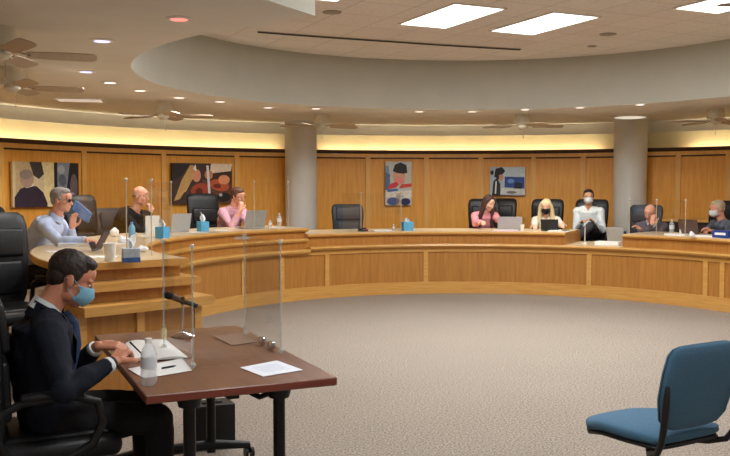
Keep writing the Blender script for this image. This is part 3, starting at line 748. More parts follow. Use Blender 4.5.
tissue_box(ondais(407.5, 3.85, ZM), 12, 'blue tissue box alone on the centre of the dais', .15, .13, th=.06)
laptop(ondais(510, 4.0, ZM), ang(510, 4.0)+4, 'open silver laptop before the woman with long brown hair', w=.36, d=.19)
cup(ondais(522.5, 3.9, ZM), 'white cup right of the long haired woman laptop', .09, .032)
laptop(ondais(550.5, 3.95, ZM), ang(550, 4.0)+3, 'open black laptop before the blonde woman', M_PLASTIC, .25, .16)
g = G(); g.box((0, 0, .005), (.15, .07, .009), M_SCREEN, bev=.003); tag(g.build('mobile_phone', loc=ondais(566, 4.1, ZM+.001), rz=60), 'dark phone near the blonde woman left hand', 'phone')
# gap
laptop(ondais(621, 4.2, ZG), ang(621, 4.1)-10, 'open silver laptop on the lowered desk beside the right worktop', w=.27, d=.23)
p = ondais(609, 3.8, ZG); g = G(); g.box((0, 0, .025), (.17, .34, .05), M_WHITE, bev=.003, seg=1); tag(g.build('paper_ream', loc=p, rz=ang(609, 3.8)), 'white block of papers on the lowered part of the desk', 'paper')
g = G(); g.lathe([(.03, 0), (.03, .008), (.006, .012), (.005, .26), (.0065, .27)], M_WPLAST, 14); tag(g.build('acrylic_stand', smooth=40, loc=ondais(585.5, 3.9, ZG)), 'thin upright white rod on the lowered desk before the white shirted man', 'stand')
# right
bottle(ondais(672.5, 3.95, ZM), 'clear bottle with green label right of the bald man covering his face', .20, .033, group='sanitizer bottles')
cup(ondais(681.5, 3.9, ZM), 'slim white cup between the green labelled bottle and the brown laptop', .11, .022)
laptop(ondais(694, 4.0, ZM), ang(694, 4.0), 'open bronze coloured laptop at the right end', mat('bronze_shell', (104, 82, 74), .4, metal=.4), .28, .2)
crumple(692, 237.5, .035, 'white crumpled tissue before the bronze laptop', .07, ZM)
for px, lab in ((679, 'white sheet beside the green labelled bottle'), (709, 'stack of white sheets before the person in the patterned top')):
    p = ondais(px, 3.8, ZM); g = G(); g.box((0, 0, .01), (.2, .3, .02), M_WHITE); tag(g.build('paper_stack', loc=p, rz=ang(px, 3.8)), lab, 'paper')
bx = thing('blue_box_file', 'blue box file standing at the right edge of the photo', 'box file', ondais(726, 3.8, ZM), ang(726, 3.8))
g = G(); g.box((0, 0, .045), (.2, .24, .09), mat('royal_blue_card', (34, 60, 140), .5), bev=.003, seg=1); g.build('case', bx); g = G(); g.box((-.1, 0, .05), (.003, .16, .03), M_WHITE); g.build('label_panel', bx)

# acrylic shields on the dais
def shield(pts, z, h, label, rods=None):
    c = sum(pts, V((0, 0, 0)))/len(pts); t = thing('desk_shield', label, 'shield', (c.x, c.y, z), 0, 'clear acrylic shields on the dais')
    L = [V((p.x-c.x, p.y-c.y, 0)) for p in pts]
    for a, b in zip(L, L[1:]): g = G(); pane(g, a, b, .001, h); g.build('pane', t)
    for i, a in enumerate(L):
        if rods and i not in rods: continue
        g = G(); g.cyl(a, a+V((0, 0, h)), .005, M_AROD, n=10); g.build('post', t, 40)
        g = G(); g.ell(a+V((0, 0, h)), .017, M_AROD, seg=12, rings=8); g.build('knob', t, 60)
    return t
M_AROD = mat('frosted_acrylic_rod', (220, 206, 180), .3, var=.03, alpha=.6)
def cpx(px, d): s = sight(px, 187); return V((s.x/s.y*d, d, 0))
shield([cpx(78, 7.6), cpx(126, 6.85), cpx(151, 7.1)], ZL, .62, 'clear acrylic shield at the near end of the left dais arm', (1, 2))
shield([cpx(143, 9.3), pol(ang(171, 3.78), 3.78)], ZL, .62, 'clear acrylic shield before the bald man in black', (1,))
shield([pol(ang(254, 3.75), 3.75), pol(ang(288, 3.75), 3.75)], ZL, .63, 'clear acrylic shield before the pink shirted man laptop')
shield([pol(ang(361, 3.75)+1, 4.3), pol(ang(361, 3.75), 3.75), pol(ang(401, 3.75), 3.75), pol(ang(401, 3.75)-1, 4.3)], ZM, .56, 'clear acrylic shield before the empty centre chair', (1, 2))
shield([pol(ang(630, 3.75), 3.75), pol(ang(657, 3.75), 3.75), pol(ang(686, 3.75), 3.75)], ZM, .47, 'clear acrylic shield before the bald man covering his face')

# low credenza behind the right seats
cr = thing('credenza', 'dark cabinet with wooden top behind the right end of the dais', 'cabinet', pol(ang(694, 6.3), 6.3, PZ), ang(694, 6.3))
g = G(); g.box((0, 0, .42), (.5, 1.1, .84), mat('dark_cabinet', (40, 30, 26), .5), bev=.006, seg=1); g.build('body', cr)
g = G(); g.box((-.01, 0, .86), (.54, 1.16, .04), M_STILE, bev=.006, seg=1); g.build('top', cr)
for s in (-1, 1):
    g = G(); g.box((-.258, s*.27, .42), (.016, .5, .74), mat('dark_cabinet2', (46, 36, 30), .5), bev=.004, seg=1); d_ = g.build('door', cr)
    g = G(); g.box((-.272, s*.06, .5), (.012, .012, .12), M_CHROME); g.build('handle', d_)

# ------------------------------------------------------------------ pictures on the wall
def picture(px0, px1, z0, z1, label, shapes, bg):
    a = (ang(px0, 6.76)+ang(px1, 6.76))/2
    w = (pol(ang(px0, 6.76), 6.76)-pol(ang(px1, 6.76), 6.76)).length; h = z1-z0
    c = pol(a, 6.72, z0); t = thing('wall_picture', label, 'picture', c, a-90, 'unframed pictures on the wood wall')
    # local: +Y outward to wall, -Y toward room, +X to the right as seen from the room
    g = G(); g.box((0, 0, h/2), (w, .04, h), mat(bg[0], bg[1], .6, var=.06, scale=9)); g.build('canvas', t)
    g = G()
    for i, (col, pts) in enumerate(shapes):
        m = mat('print_%d_%d_%d' % col, col, .55, var=.12, scale=22)
        y = -.0205-.0004*i
        if isinstance(pts[0], (int, float)):
            cx, cz, rx, rz_ = pts[:4]; rot = rad(pts[4]) if len(pts) > 4 else 0; P = []
            for k in range(20):
                th = 2*PI*k/20; x, z = rx*math.cos(th), rz_*math.sin(th)*h/w
                x, z = x*math.cos(rot)-z*math.sin(rot), x*math.sin(rot)+z*math.cos(rot)
                P.append((cx+x, cz+z*w/h))
        else: P = pts
        P = [(min(1, max(0, x)), min(1, max(0, z))) for x, z in P]
        g.poly([V(((x-.5)*w, y, z*h)) for x, z in P], m)
    g.build('printed_image', t)
TAN, DK, WH = (212, 166, 130), (38, 32, 34), (232, 228, 216)
picture(11, 77, 1.27, 1.90, 'wide picture of a man in dark suit and mottled grey pillar, at far left', [
    ((200, 176, 130), [(.04, 0), (.30, 0), (.30, 1), (.04, 1)]), ((60, 54, 52), [(.24, 1), (.42, 1), (.46, .74), (.38, .62), (.30, .70)]), ((232, 214, 160), [(.44, 0), (.62, 0), (.62, 1), (.42, 1), (.46, .7)]),
    ((30, 28, 32), [(.61, 0), (1, 0), (1, 1), (.61, 1)]), ((136, 146, 158), [(.66, .3), (.8, .35), (.86, 1), (.66, 1)]), ((92, 100, 116), (.74, .6, .06, .14, 20)), ((176, 182, 190), (.72, .84, .06, .10)), ((110, 98, 104), (.92, .45, .06, .3)), ((170, 170, 176), (.88, .2, .07, .12)),
    ((48, 34, 52), [(.02, 0), (.02, .22), (.10, .40), (.22, .48), (.34, .46), (.44, .32), (.50, .08), (.50, 0)]), ((224, 214, 200), [(.15, .45), (.30, .53), (.31, .47), (.2, .42)]), ((178, 146, 128), (.20, .62, .10, .19)), ((150, 132, 122), (.19, .72, .095, .11))], ('print_bg_cream', (216, 198, 158)))
picture(171, 231, 1.27, 1.94, 'picture of people playing violins, left of the left column', [
    ((64, 42, 32), [(0, 0), (1, 0), (1, 1), (0, 1)]), ((104, 62, 40), [(.45, 0), (1, 0), (1, .5), (.5, .6)]), ((226, 186, 130), [(.10, .25), (.22, .3), (.38, .75), (.36, .9)]), ((200, 160, 96), [(.03, .08), (.12, .12), (.34, .62), (.40, .92), (.30, .96), (.16, .60)]), ((216, 150, 120), (.40, .70, .07, .16)), ((28, 20, 18), [(.0, .55), (.16, .7), (.28, .98), (0, 1)]),
    ((170, 70, 40), (.46, .34, .16, .17, 10)), ((96, 30, 18), (.44, .30, .06, .1)), ((232, 214, 190), [(.62, .75), (.98, .82), (1, 1), (.64, 1)]), ((206, 130, 92), (.60, .72, .07, .12)), ((190, 90, 52), (.78, .46, .17, .14, -12)), ((226, 150, 110), (.86, .60, .10, .12)), ((120, 40, 24), (.74, .44, .07, .06)),
    ((226, 224, 226), [(.60, .0), (.64, .0), (.60, .95), (.56, .95)]), ((236, 236, 240), [(.34, .86), (.38, .98), (.40, .80)]), ((24, 24, 28), (.85, .16, .12, .12)), ((200, 196, 190), (.80, .22, .03, .04)), ((180, 176, 176), (.30, .05, .03, .03))], ('print_bg_brown', (58, 38, 28)))
picture(385, 411, 1.22, 2.01, 'narrow upright picture of a dark capped child in red, centre wall', [
    ((120, 160, 196), [(0, .35), (.2, .45), (.12, .9), (0, .9)]), ((206, 214, 214), [(.1, .9), (1, .88), (1, 1), (0, 1)]), ((90, 110, 150), [(0, .35), (.14, .35), (.18, .7), (0, .75)]), ((222, 170, 140), (.52, .66, .24, .17)), ((34, 34, 40), [(.28, .78), (.36, .93), (.58, .98), (.80, .92), (.84, .74), (.66, .72), (.42, .74)]),
    ((238, 150, 140), (.55, .56, .20, .08)), ((214, 60, 70), [(.10, .36), (.40, .40), (.52, .48), (.40, .54), (.16, .48)]), ((220, 70, 60), [(.52, .38), (1, .42), (1, .50), (.60, .48)]), ((70, 110, 180), [(.08, .3), (.5, .33), (.46, .38), (.08, .36)]), ((236, 232, 220), [(0, .18), (1, .16), (1, .34), (0, .30)]), ((60, 84, 150), (.30, .09, .24, .09)), ((30, 40, 90), (.76, .08, .2, .08)), ((170, 190, 200), (.55, .2, .16, .04))], ('print_bg_pale', (206, 206, 198)))
picture(490, 525, 1.40, 1.91, 'wide picture of a dark haired child beside blue screens, right of centre', [
    ((196, 212, 224), [(.3, .5), (1, .5), (1, 1), (.3, 1)]), ((46, 74, 150), [(.42, .28), (.98, .24), (.98, .64), (.42, .66)]), ((100, 146, 210), (.6, .5, .1, .08)), ((20, 26, 50), [(.68, .22), (.9, .2), (.94, .42), (.72, .46)]), ((214, 216, 214), [(.3, .05), (1, .02), (1, .22), (.34, .26)]), ((120, 116, 112), (.62, .1, .14, .05)),
    ((34, 36, 40), [(.06, 0), (.30, 0), (.30, .4), (.20, .62), (.10, .5)]), ((220, 220, 216), [(.14, .05), (.18, .05), (.20, .5), (.16, .5)]), ((206, 150, 120), (.32, .62, .07, .12)), ((24, 22, 26), [(.12, .66), (.16, .94), (.34, 1), (.44, .86), (.36, .74), (.26, .72), (.26, .54)]), ((26, 24, 26), (.06, .80, .05, .08))], ('print_bg_sky', (176, 194, 206)))

# ------------------------------------------------------------------ people
def ik(S, W, l1, l2, pole):
    d = W-S; L = min(d.length, (l1+l2)*.995); dn = d.normalized(); W = S+dn*L
    a = (l1*l1-l2*l2+L*L)/(2*L); h = math.sqrt(max(0, l1*l1-a*a))
    pv = (pole-dn*pole.dot(dn)).normalized()
    return S+dn*a+pv*h, W
def hand_geo(g, W, d, n, side, m, curl=.5, s=1.0, spread=.12):
    """W wrist, d toward the knuckles, n out of the back of the hand, side = +1 when the thumb is on the d x n side"""
    d = d.normalized(); n = (n-d*n.dot(d)).normalized(); t = d.cross(n)*side
    L = (.072, .080, .074, .058)
    for i in range(4):
        off = (.5-i/3)*1.0; y = t*(.028*off*2*.82)*s
        k = W+d*(.088-.005*abs(off))*s+y
        g.limb([W+t*(.016*off*2)*s, k], [.014*s, .0125*s], m, 8)
        p = k; dirv = (d+t*spread*off).normalized(); ax = None; pts = [k]; a = 0
        for j, f in enumerate((.45, .32, .23)):
            a += curl*(.9, 1.1, .7)[j]
            p = p+(dirv*math.cos(a)-n*math.sin(a))*L[i]*f*s*1.15; pts.append(p)
        g.limb(pts, [.0105*s, .0095*s, .0088*s, .0075*s], m, 8)
    b = W+d*.02*s+t*.024*s; dv = (d*.62+t*.7-n*.25).normalized(); p1 = b+dv*.045*s; p2 = p1+(d*.8+t*.25-n*.35*(1+curl)).normalized()*.034*s; p3 = p2+(d*.85-n*.5*curl).normalized()*.026*s
    g.limb([b, p1, p2, p3], [.016*s, .0125*s, .0108*s, .009*s], m, 8)
def head_geo(g, c, R, m, s=1.0):
    T = lambda x, y, z: c+R@(V((x, y, z))*s)
    g.ell(T(-.018, 0, .035), V((.098, .078, .083))*s, m, R, 24, 16)
    g.ell(T(.018, 0, -.028), V((.070, .062, .086))*s, m, R, 20, 14)
    g.ell(T(.052, 0, -.094), V((.030, .028, .022))*s, m, R)
    for k in (-1, 1):
        g.ell(T(.006, k*.046, -.066), V((.036, .018, .030))*s, m, R)
        g.ell(T(.056, k*.036, -.026), V((.028, .024, .026))*s, m, R)
        g.ell(T(.072, k*.030, .022), V((.014, .024, .010))*s, m, R)
        g.ell(T(-.012, k*.080, -.008), V((.017, .007, .031))*s, m, R@Matrix.Rotation(rad(-12), 3, 'Y')@Matrix.Rotation(rad(k*18), 3, 'Z'))
        g.ell(T(.094, k*.011, -.036), V((.010, .009, .008))*s, m, R)
        g.ell(T(.083, k*.012, -.063), V((.008, .017, .006))*s, m, R)
    g.limb([T(.084, 0, .012), T(.098, 0, -.012), T(.110, 0, -.034)], [.010*s, .010*s, .012*s], m, 10)
    g.ell(T(.082, 0, -.073), V((.009, .018, .007))*s, m, R)
    g.ell(T(.077, 0, .045), V((.012, .05, .03))*s, m, R)
    g.limb([T(-.03, 0, -.05), T(-.04, 0, -.14)], [.058*s, .056*s], m, 14)

def person(label, loc, yaw, head, hyaw=0, hpitch=0, hroll=0, RW=None, LW=None, rpole=None, lpole=None, rh=None, lh=None, skin=M_SKIN, top=None, legs=None,
           hair=None, mask=None, glasses=False, seat=.46, vox=.008, legpos=None, sleeves=1.0, width=1.0, collar=None, curl=.5, pants=None, extra=None, shoes=True, thick=1.0, cvox=None, groupn=None):
    UP = V((0, 0, 1)); H = V(head)
    HR = Matrix.Rotation(rad(hyaw), 3, 'Z')@Matrix.Rotation(rad(hpitch), 3, 'Y')@Matrix.Rotation(rad(hroll), 3, 'X')
    P = V((-.02, 0, seat+.10)); NB = H+HR@V((-.045, 0, -.135)); NB = NB+V((-.015, 0, -.035))
    SP = (NB-P); sd = SP.normalized()
    C1 = P+SP*.30+V((-.03, 0, 0)); C2 = P+SP*.62+V((-.035, 0, 0)); C3 = P+SP*.86+V((-.015, 0, 0))
    side = V((0, 1, 0)); fw = side.cross(sd).normalized()*1.0
    sh_c = P+SP*.88
    S = {1: sh_c+side*.178*width+V((-.01, 0, -.02)), -1: sh_c-side*.178*width+V((-.01, 0, -.02))}
    W = {1: V(LW or (.35, .18, .72)), -1: V(RW or (.35, -.18, .72))}
    pole = {1: V(lpole or (-.3, .6, -1)), -1: V(rpole or (-.3, -.6, -1))}
    E = {}
    for k in (1, -1): E[k], W[k] = ik(S[k], W[k], .29, .26, pole[k])
    hd = {1: lh, -1: rh}
    # body: one continuous skin
    g = G()
    head_geo(g, H, HR, skin)
    g.limb([H+HR@V((-.035, 0, -.10)), NB], [.055, .062], skin, 14)
    tor = [(P+V((0, 0, -.06)), .15, .11), (P, .155, .115), (C1, .135, .10), (C2, .15, .11), (C3, .155, .10), (NB-sd*.03, .08, .065)]
    def torso(g, m, add, th=1.0):
        g.loft([c for c, a, b in tor], [side]*6, [fw]*6, [((a+add)*width, (b+add)*th) for c, a, b in tor], m, 24, 2.3)
    torso(g, skin, 0, thick*.95)
    for k in (1, -1):
        g.limb([sh_c+side*k*.08, S[k], E[k], E[k].lerp(W[k], .35), W[k]], [.05, .046, .036, .036, .024], skin, 12)
        dflt = (W[k]-E[k]).normalized()
        d, n = hd[k] if hd[k] else (dflt, UP)
        hand_geo(g, W[k], V(d), V(n), k*1.0*(-1), skin, curl)
    LG = legpos or {1: ((.42, .14, seat+.05), (.44, .15, .09)), -1: ((.42, -.14, seat+.05), (.44, -.15, .09))}
    HP = {k: V((0, k*.09, seat+.07)) for k in (1, -1)}
    for k in (1, -1):
        K, A = V(LG[k][0]), V(LG[k][1])
        g.limb([HP[k], K, A], [.075, .05, .035], skin, 12)
        f = V((1, k*.15, 0)).normalized(); g.limb([A+V((0, 0, -.045)), A+f*.12+V((0, 0, -.06))], [.03, .025], skin, 10)
    root = remesh(g, 'person', vox, sm=2)
    root.location = loc; root.rotation_euler = (0, 0, rad(yaw)); tag(root, label, 'person', groupn)
    # upper clothing
    tm = top
    g = G(); torso(g, tm, .016, 1.0*thick)
    for k in (1, -1):
        wr = W[k] if sleeves >= 1 else E[k].lerp(W[k], sleeves)
        g.limb([sh_c+side*k*.06+V((0, 0, .0)), S[k], S[k].lerp(E[k], .5), E[k], E[k].lerp(wr, .5)], [.078, .072, .062, .054, .050], tm, 14)
        g.tube([E[k], E[k].lerp(wr, .5), wr], [.052, .048, .038], tm, 14)
    g.limb([P+V((0, 0, -.05)), C1], [.12, .1], tm, 14)
    def folds(v): pass
    o = remesh(g, 'shirt' if extra != 'suit' else 'suit_jacket', cvox or max(vox, .009), root, 3, .010, 9)
    # trousers
    pm = pants or M_TROUSER
    g = G(); g.ell(P+V((.02, 0, -.055)), (.15, .17*width, .105), pm)
    for k in (1, -1):
        K, A = V(LG[k][0]), V(LG[k][1])
        g.limb([HP[k], HP[k].lerp(K, .5), K], [.095, .085, .068], pm, 14); g.tube([K, K.lerp(A, .5), A+(K-A).normalized()*.02], [.067, .062, .055], pm, 14)
    remesh(g, 'trousers', max(vox, .011), root, 3, .008, 9)
    if shoes:
        for k in (1, -1):
            A = V(LG[k][1]); f = V((1, k*.15, 0)).normalized(); g = G()
            g.limb([A+V((-.02, 0, -.045)), A+f*.08+V((0, 0, -.052)), A+f*.17+V((0, 0, -.06))], [.042, .038, .028], M_PLASTIC, 12); g.build('shoe', root, 60)
    if collar:
        g = G(); secs = []; u = HR
        nb = NB+V((.005, 0, .012)); ax = ((H+HR@V((-.035, 0, -.1)))-NB).normalized(); s1 = side; f1 = s1.cross(ax).normalized()
        for i in range(20):
            t = 2*PI*i/20; dr = f1*math.cos(t)+s1*math.sin(t); front = max(0, math.cos(t))
            a = nb+dr*.066-ax*(.02+.03*front); b = nb+dr*.068+ax*(.030-.02*front); secs.append([a, b, b+dr*.006, a+dr*.012-ax*.004])
        g.rings(secs, collar, loop=True); g.build('collar', root, 60)
    T = lambda x, y, z: H+HR@V((x, y, z))
    # eyes and brows
    g = G()
    for k in (-1, 1):
        g.ell(T(.0755, k*.030, .002), (.008, .012, .0045), mat('eye_white', (222, 214, 206), .3), HR, 10, 8); g.ell(T(.0845, k*.030, .001), (.004, .006, .006), mat('eye_dark', (40, 28, 22), .3), HR, 8, 6)
    g.build('eyes', root, 60)
    if hair:
        kind, hm = hair; g = G()
        if kind != 'bald':
            big = 1.0
            g.ell(T(-.026, 0, .045), V((.098, .082, .084)), hm, HR, 24, 16)
            if kind in ('short', 'grey'):
                g.ell(T(-.060, 0, .0), V((.052, .070, .070)), hm, HR)
                g.ell(T(.022, 0, .088), V((.058, .062, .034)), hm, HR)
                for k in (-1, 1): g.ell(T(-.005, k*.070, .022), V((.030, .013, .034)), hm, HR)
            if kind == 'long':
                g.ell(T(-.04, 0, 0), V((.075, .088, .095)), hm, HR)
                for k in (-1, 1):
                    g.limb([T(.035, k*.055, .075), T(.012, k*.082, .02), T(.0, k*.092, -.07)], [.028, .03, .036], hm, 10)
                    e_ = NB+V((.03, k*.10, -.10)); g.limb([T(.0, k*.092, -.07), e_, e_+V((.02, 0, -.12))], [.036, .042, .022], hm, 10)
                g.limb([T(-.07, 0, -.02), NB+V((-.07, 0, -.05)), NB+V((-.09, 0, -.2))], [.07, .08, .04], hm, 12)
            if kind == 'bob':
                g.ell(T(-.035, 0, -.005), V((.085, .092, .09)), hm, HR)
                for k in (-1, 1): g.limb([T(.02, k*.06, .07), T(.01, k*.088, .0), T(-.005, k*.085, -.06)], [.028, .026, .022], hm, 10)
        else:
            for k in (-1, 1): g.limb([T(-.0, k*.075, .02), T(-.05, k*.066, .0), T(-.09, k*.03, -.01)], [.011, .014, .016], hm, 10)
            g.limb([T(-.09, .03, -.01), T(-.09, -.03, -.01)], [.016, .016], hm, 10)
        remesh(g, 'hair', .006 if vox > .005 else .0045, root, 2, .0022, 60)
    if mask:
        g = G(); secs = []
        for i in range(13):
            t = (i/12-.5)*2; y = t*.066; x = .104-.030*t*t-.032*t**4; w = .046-.016*t*t
            zt, zb = -.004-.008*t*t, -.100+.022*t*t
            mid = (zt+zb)/2; pk = .018*(1-t*t)
            c_ = 1-t*t
            pts = [T(x-.005+.008*c_, y, zt), T(x+.008+.013*c_, y, zt*.62+zb*.38), T(x+.001+.010*c_, y, zt*.3+zb*.7), T(x-.016+.004*c_, y*.92, zb)]
            secs.append(pts+[p-HR@V((.004, 0, 0)) for p in pts[::-1]])
        g.rings(secs, mask)
        o = g.build('face_mask', root, 60)
        g = G()
        for k in (-1, 1):
            g.tube([T(.050, k*.066, -.018), T(.02, k*.0765, -.008), T(-.012, k*.082, .014), T(-.030, k*.080, .0)], .0016, mask, 6)
            g.tube([T(.040, k*.066, -.075), T(.012, k*.074, -.055), T(-.012, k*.080, -.038)], .0016, mask, 6)
        sp = g.build('ear_loops', root, 40)
    if glasses:
        g = G()
        for k in (-1, 1):
            ring = [T(.097+.0*math.cos(t), k*.031+.023*math.cos(t), .0+.017*math.sin(t)) for t in [2*PI*i/16 for i in range(17)]]
            g.tube(ring, .0022, M_PLASTIC, 6); g.tube([T(.095, k*.054, .006), T(.04, k*.078, .006), T(-.02, k*.084, .0)], .002, M_PLASTIC, 6)
        g.tube([T(.098, .009, .003), T(.101, 0, .005), T(.098, -.009, .003)], .002, M_PLASTIC, 6)
        if glasses == 'dark':
            for k in (-1, 1): g.ell(T(.096, k*.031, 0), (.003, .023, .017), M_BMASK, HR, 12, 8)
        g.build('glasses', root, 60)
    return root, dict(H=H, HR=HR, NB=NB, S=S, E=E, W=W, P=P, T=T, C3=C3, side=side, fw=fw, sd=sd)

M_TROUSER = mat('dark_trousers', (38, 38, 44), .85, var=.12, scale=80, bump=.1, spec=.2)
M_SUIT = mat('navy_suit_wool', (22, 26, 38), .85, var=.12, scale=120, bump=.1, spec=.25)
M_BLACKT = mat('black_cloth', (26, 25, 28), .85, var=.15, scale=80, spec=.25)
M_SHIRTB = mat('pale_blue_shirt', (190, 204, 234), .8, var=.05, scale=40, spec=.2)
M_SHIRTW = mat('white_shirt', (222, 230, 232), .8, var=.04, scale=40, spec=.2)
M_CARD = mat('white_cardigan', (228, 224, 214), .9, var=.06, scale=90, bump=.15, spec=.2)
M_PINKSH = mat('pink_check_shirt', (206, 160, 176), .8, var=.22, scale=45, spec=.2)
M_PINKTOP = mat('pink_top', (224, 150, 158), .85, var=.1, spec=.2)
M_GREYJ = mat('grey_jacket', (96, 92, 104), .85, var=.15, scale=60, spec=.2)
M_PATT = mat('grey_patterned_knit', (92, 98, 108), .9, var=.6, scale=14, spec=.2)
H_BROWN = mat('dark_brown_hair', (38, 26, 20), .6, var=.3, scale=90, bump=.4, stretch=(1, 1, .3))
H_MID = mat('brown_hair', (92, 58, 42), .6, var=.25, scale=90, bump=.4)
H_GREY = mat('grey_hair', (148, 142, 138), .7, var=.25, scale=90, bump=.4)
H_BLOND = mat('blonde_hair', (226, 204, 156), .6, var=.15, scale=90, bump=.4)
H_LBROWN = mat('long_brown_hair', (70, 48, 44), .6, var=.25, scale=90, bump=.4)
H_BLGREY = mat('ash_blonde_hair', (186, 172, 144), .6, var=.2, scale=90, bump=.4)
H_BLACK = mat('black_hair', (30, 24, 22), .6, var=.2, scale=90, bump=.3)

def place(px, R, yaw):   # feet-level origin on the platform
    return pol(ang(px, R), R, PZ), yaw

# --- suited man in the foreground
MY = 28; MR = Matrix.Rotation(rad(MY), 3, 'Z'); ML = V((-1.37, 3.80, 0))
def mloc(p): return MR.transposed()@(V(p)-ML)
hw = mloc(sight(72, 279)*(3.88/sight(72, 279).y)+V((0, 0, CAMH)))
rw = mloc(on(114, 362, .80)); lw = mloc(on(99, 347, .825))
man, J = person('man in a navy suit and blue surgical mask writing at the brown table', ML, MY, hw, hyaw=-4, hpitch=25, RW=rw, LW=lw+V((.0, .03, .0)),
    rpole=(-1, -.7, -.5), lpole=(-.4, .9, -.8), rh=((.55, .72, .32), (-.35, -.6, .7)), lh=((.88, -.45, .02), (.1, -.35, .9)), skin=mat('skin_suited_man', (196, 132, 104), .5, var=.06, scale=25, spec=.35), top=M_SUIT, hair=('short', H_BROWN), mask=M_BLUEMASK,
    vox=.0045, cvox=.007, collar=M_SHIRTW, curl=.55, pants=M_BLACKT, extra='suit', sleeves=.86, thick=1.06, width=1.04)
# lapels, cuffs, tie, watch, pen
for k in (1, -1):
    w0 = J['E'][k].lerp(J['W'][k], .80); w1 = J['E'][k].lerp(J['W'][k], .93); g = G(); g.tube([w0, w1], [.036, .034], M_SHIRTW, 16); g.build('shirt_cuff', man, 60)
nb = J['NB']; T = J['T']
ax = (T(-.035, 0, -.1)-nb).normalized(); f1 = V((0, 1, 0)).cross(ax).normalized(); g = G(); secs = []
for i in range(25):
    t = rad(35)+rad(290)*i/24; dr = f1*math.cos(t)+V((0, 1, 0))*math.sin(t); front = max(0, math.cos(t))
    a = nb+V((.022, 0, -.012))+dr*.088-ax*(.05+.05*front); b = nb+V((.006, 0, 0))+dr*.074+ax*(.020-.045*front); secs.append([a, b, b+dr*.008, a+dr*.012])
g.rings(secs, M_SUIT); g.build('jacket_collar', man, 60)
g = G(); g.tube([nb+V((.085, 0, -.005)), nb+V((.125, 0, -.06)), nb+V((.13, 0, -.16)), nb+V((.10, 0, -.28))], [.012, .017, .021, .022], mat('blue_tie', (46, 66, 104), .6, var=.15), 8, .3, up=(0, 1, 0)); g.build('tie', man, 50)
for k in (1, -1):
    g = G(); g.tube([nb+V((-.03, k*.07, .03)), nb+V((.06, k*.078, -.01)), nb+V((.115, k*.05, -.12)), nb+V((.12, k*.012, -.24))], [.016, .026, .034, .01], M_SUIT, 8, .25, up=(1, .0, .3)); g.build('lapel', man, 50)
g = G(); w = J['E'][-1].lerp(J['W'][-1], .96); d = (J['W'][-1]-J['E'][-1]).normalized(); g.tube([w-d*.006, w+d*.006], [.031, .031], M_PLASTIC, 16); g.build('wristwatch', man, 50)
hp_ = J['W'][-1]+V((.12, .03, .035)); wp = ML+MR@hp_
g = G(); g.tube([V((.02, .015, -.03)), V((-.045, -.0, .04))], [.003, .0045], M_PLASTIC, 8); tag(g.build('ballpoint_pen', loc=wp, rz=MY), 'dark pen held in the suited man hand', 'pen')
mc_ = dup(ex0, ML+MR@V((-.03, 0, 0)), MY-2, 'black leather office chair in which the suited man sits')

# --- people behind the dais
def seated(px, R, headpx, headpy, Rh, yaw, **kw):
    L = pol(ang(px, R), R, PZ); Rm = Matrix.Rotation(rad(yaw), 3, 'Z')
    hp = pol(ang(headpx, Rh), Rh); s = sight(headpx, headpy); t = hp.y/s.y; hw = V((s.x*t, s.y*t, CAMH+s.z*t))
    return L, Rm, Rm.transposed()@(hw-L)
def wl(L, Rm, w): return Rm.transposed()@(V(w)-L)
def hand_at(px, py, R, L, Rm):
    c = pol(ang(px, R), R); s = sight(px, py); t = c.y/s.y; return Rm.transposed()@(V((s.x*t, s.y*t, CAMH+s.z*t))-L)

# blue shirt
L = V((-3.42, 8.75, PZ)); yw = -8; Rm = Matrix.Rotation(rad(yw), 3, 'Z')
def at(px, py, d): s = sight(px, py); return Rm.transposed()@(V((s.x*d/s.y, d, CAMH+s.z*d/s.y))-L)
person('grey haired man in pale blue shirt with glasses at the left dais arm', L, yw, at(62, 200, 8.6), hyaw=0, hpitch=4, RW=at(86, 240, 8.3), LW=at(72, 228, 8.75), lpole=(-.2, .5, -1),
    rh=((1, -.1, -.1), (0, 0, 1)), lh=((.2, -.1, 1), (-.6, .6, 0)), skin=M_SKINR, top=M_SHIRTB, hair=('grey', H_GREY), glasses='dark', collar=M_SHIRTB, thick=1.1, curl=.3, seat=.48)
dup(ex0, V((-3.50, 8.72, PZ)), -8, 'black office chair in which the blue shirted man sits')
# bald in black
L = V((-3.13, 11.25, PZ)); yw = -22; Rm = Matrix.Rotation(rad(yw), 3, 'Z')
person('bald man in black leaning his chin on his hand at the left dais arm', L, yw, at(141, 196, 10.85), hyaw=4, hpitch=8, RW=at(150.5, 212, 10.75), LW=at(133, 236, 10.95), rpole=(-.1, -.3, -1),
    rh=((-.25, .25, 1), (.9, -.3, .2)), skin=M_SKINR, top=M_BLACKT, hair=('bald', H_GREY), thick=1.35, width=1.25, curl=.9, seat=.50)
dup(cc, V((-3.16, 11.36, PZ)), -30, 'black office chair in which the bald man in black sits')
# pink
L, Rm, hh = seated(228, 4.85, 238, 196, 4.6, -38); yw = -38
person('brown haired man in pink checked shirt resting his face on his hand', L, yw, hh, hyaw=10, hpitch=16, hroll=10, RW=hand_at(241, 210, 4.40, L, Rm), LW=hand_at(250, 224, 4.30, L, Rm), rpole=(.1, -.35, -1),
    rh=((-.1, .25, 1), (.9, -.4, .1)), skin=M_SKINR, top=M_PINKSH, hair=('short', H_MID), glasses=True, curl=.7, sleeves=.62, seat=.48, width=1.12, thick=1.15)
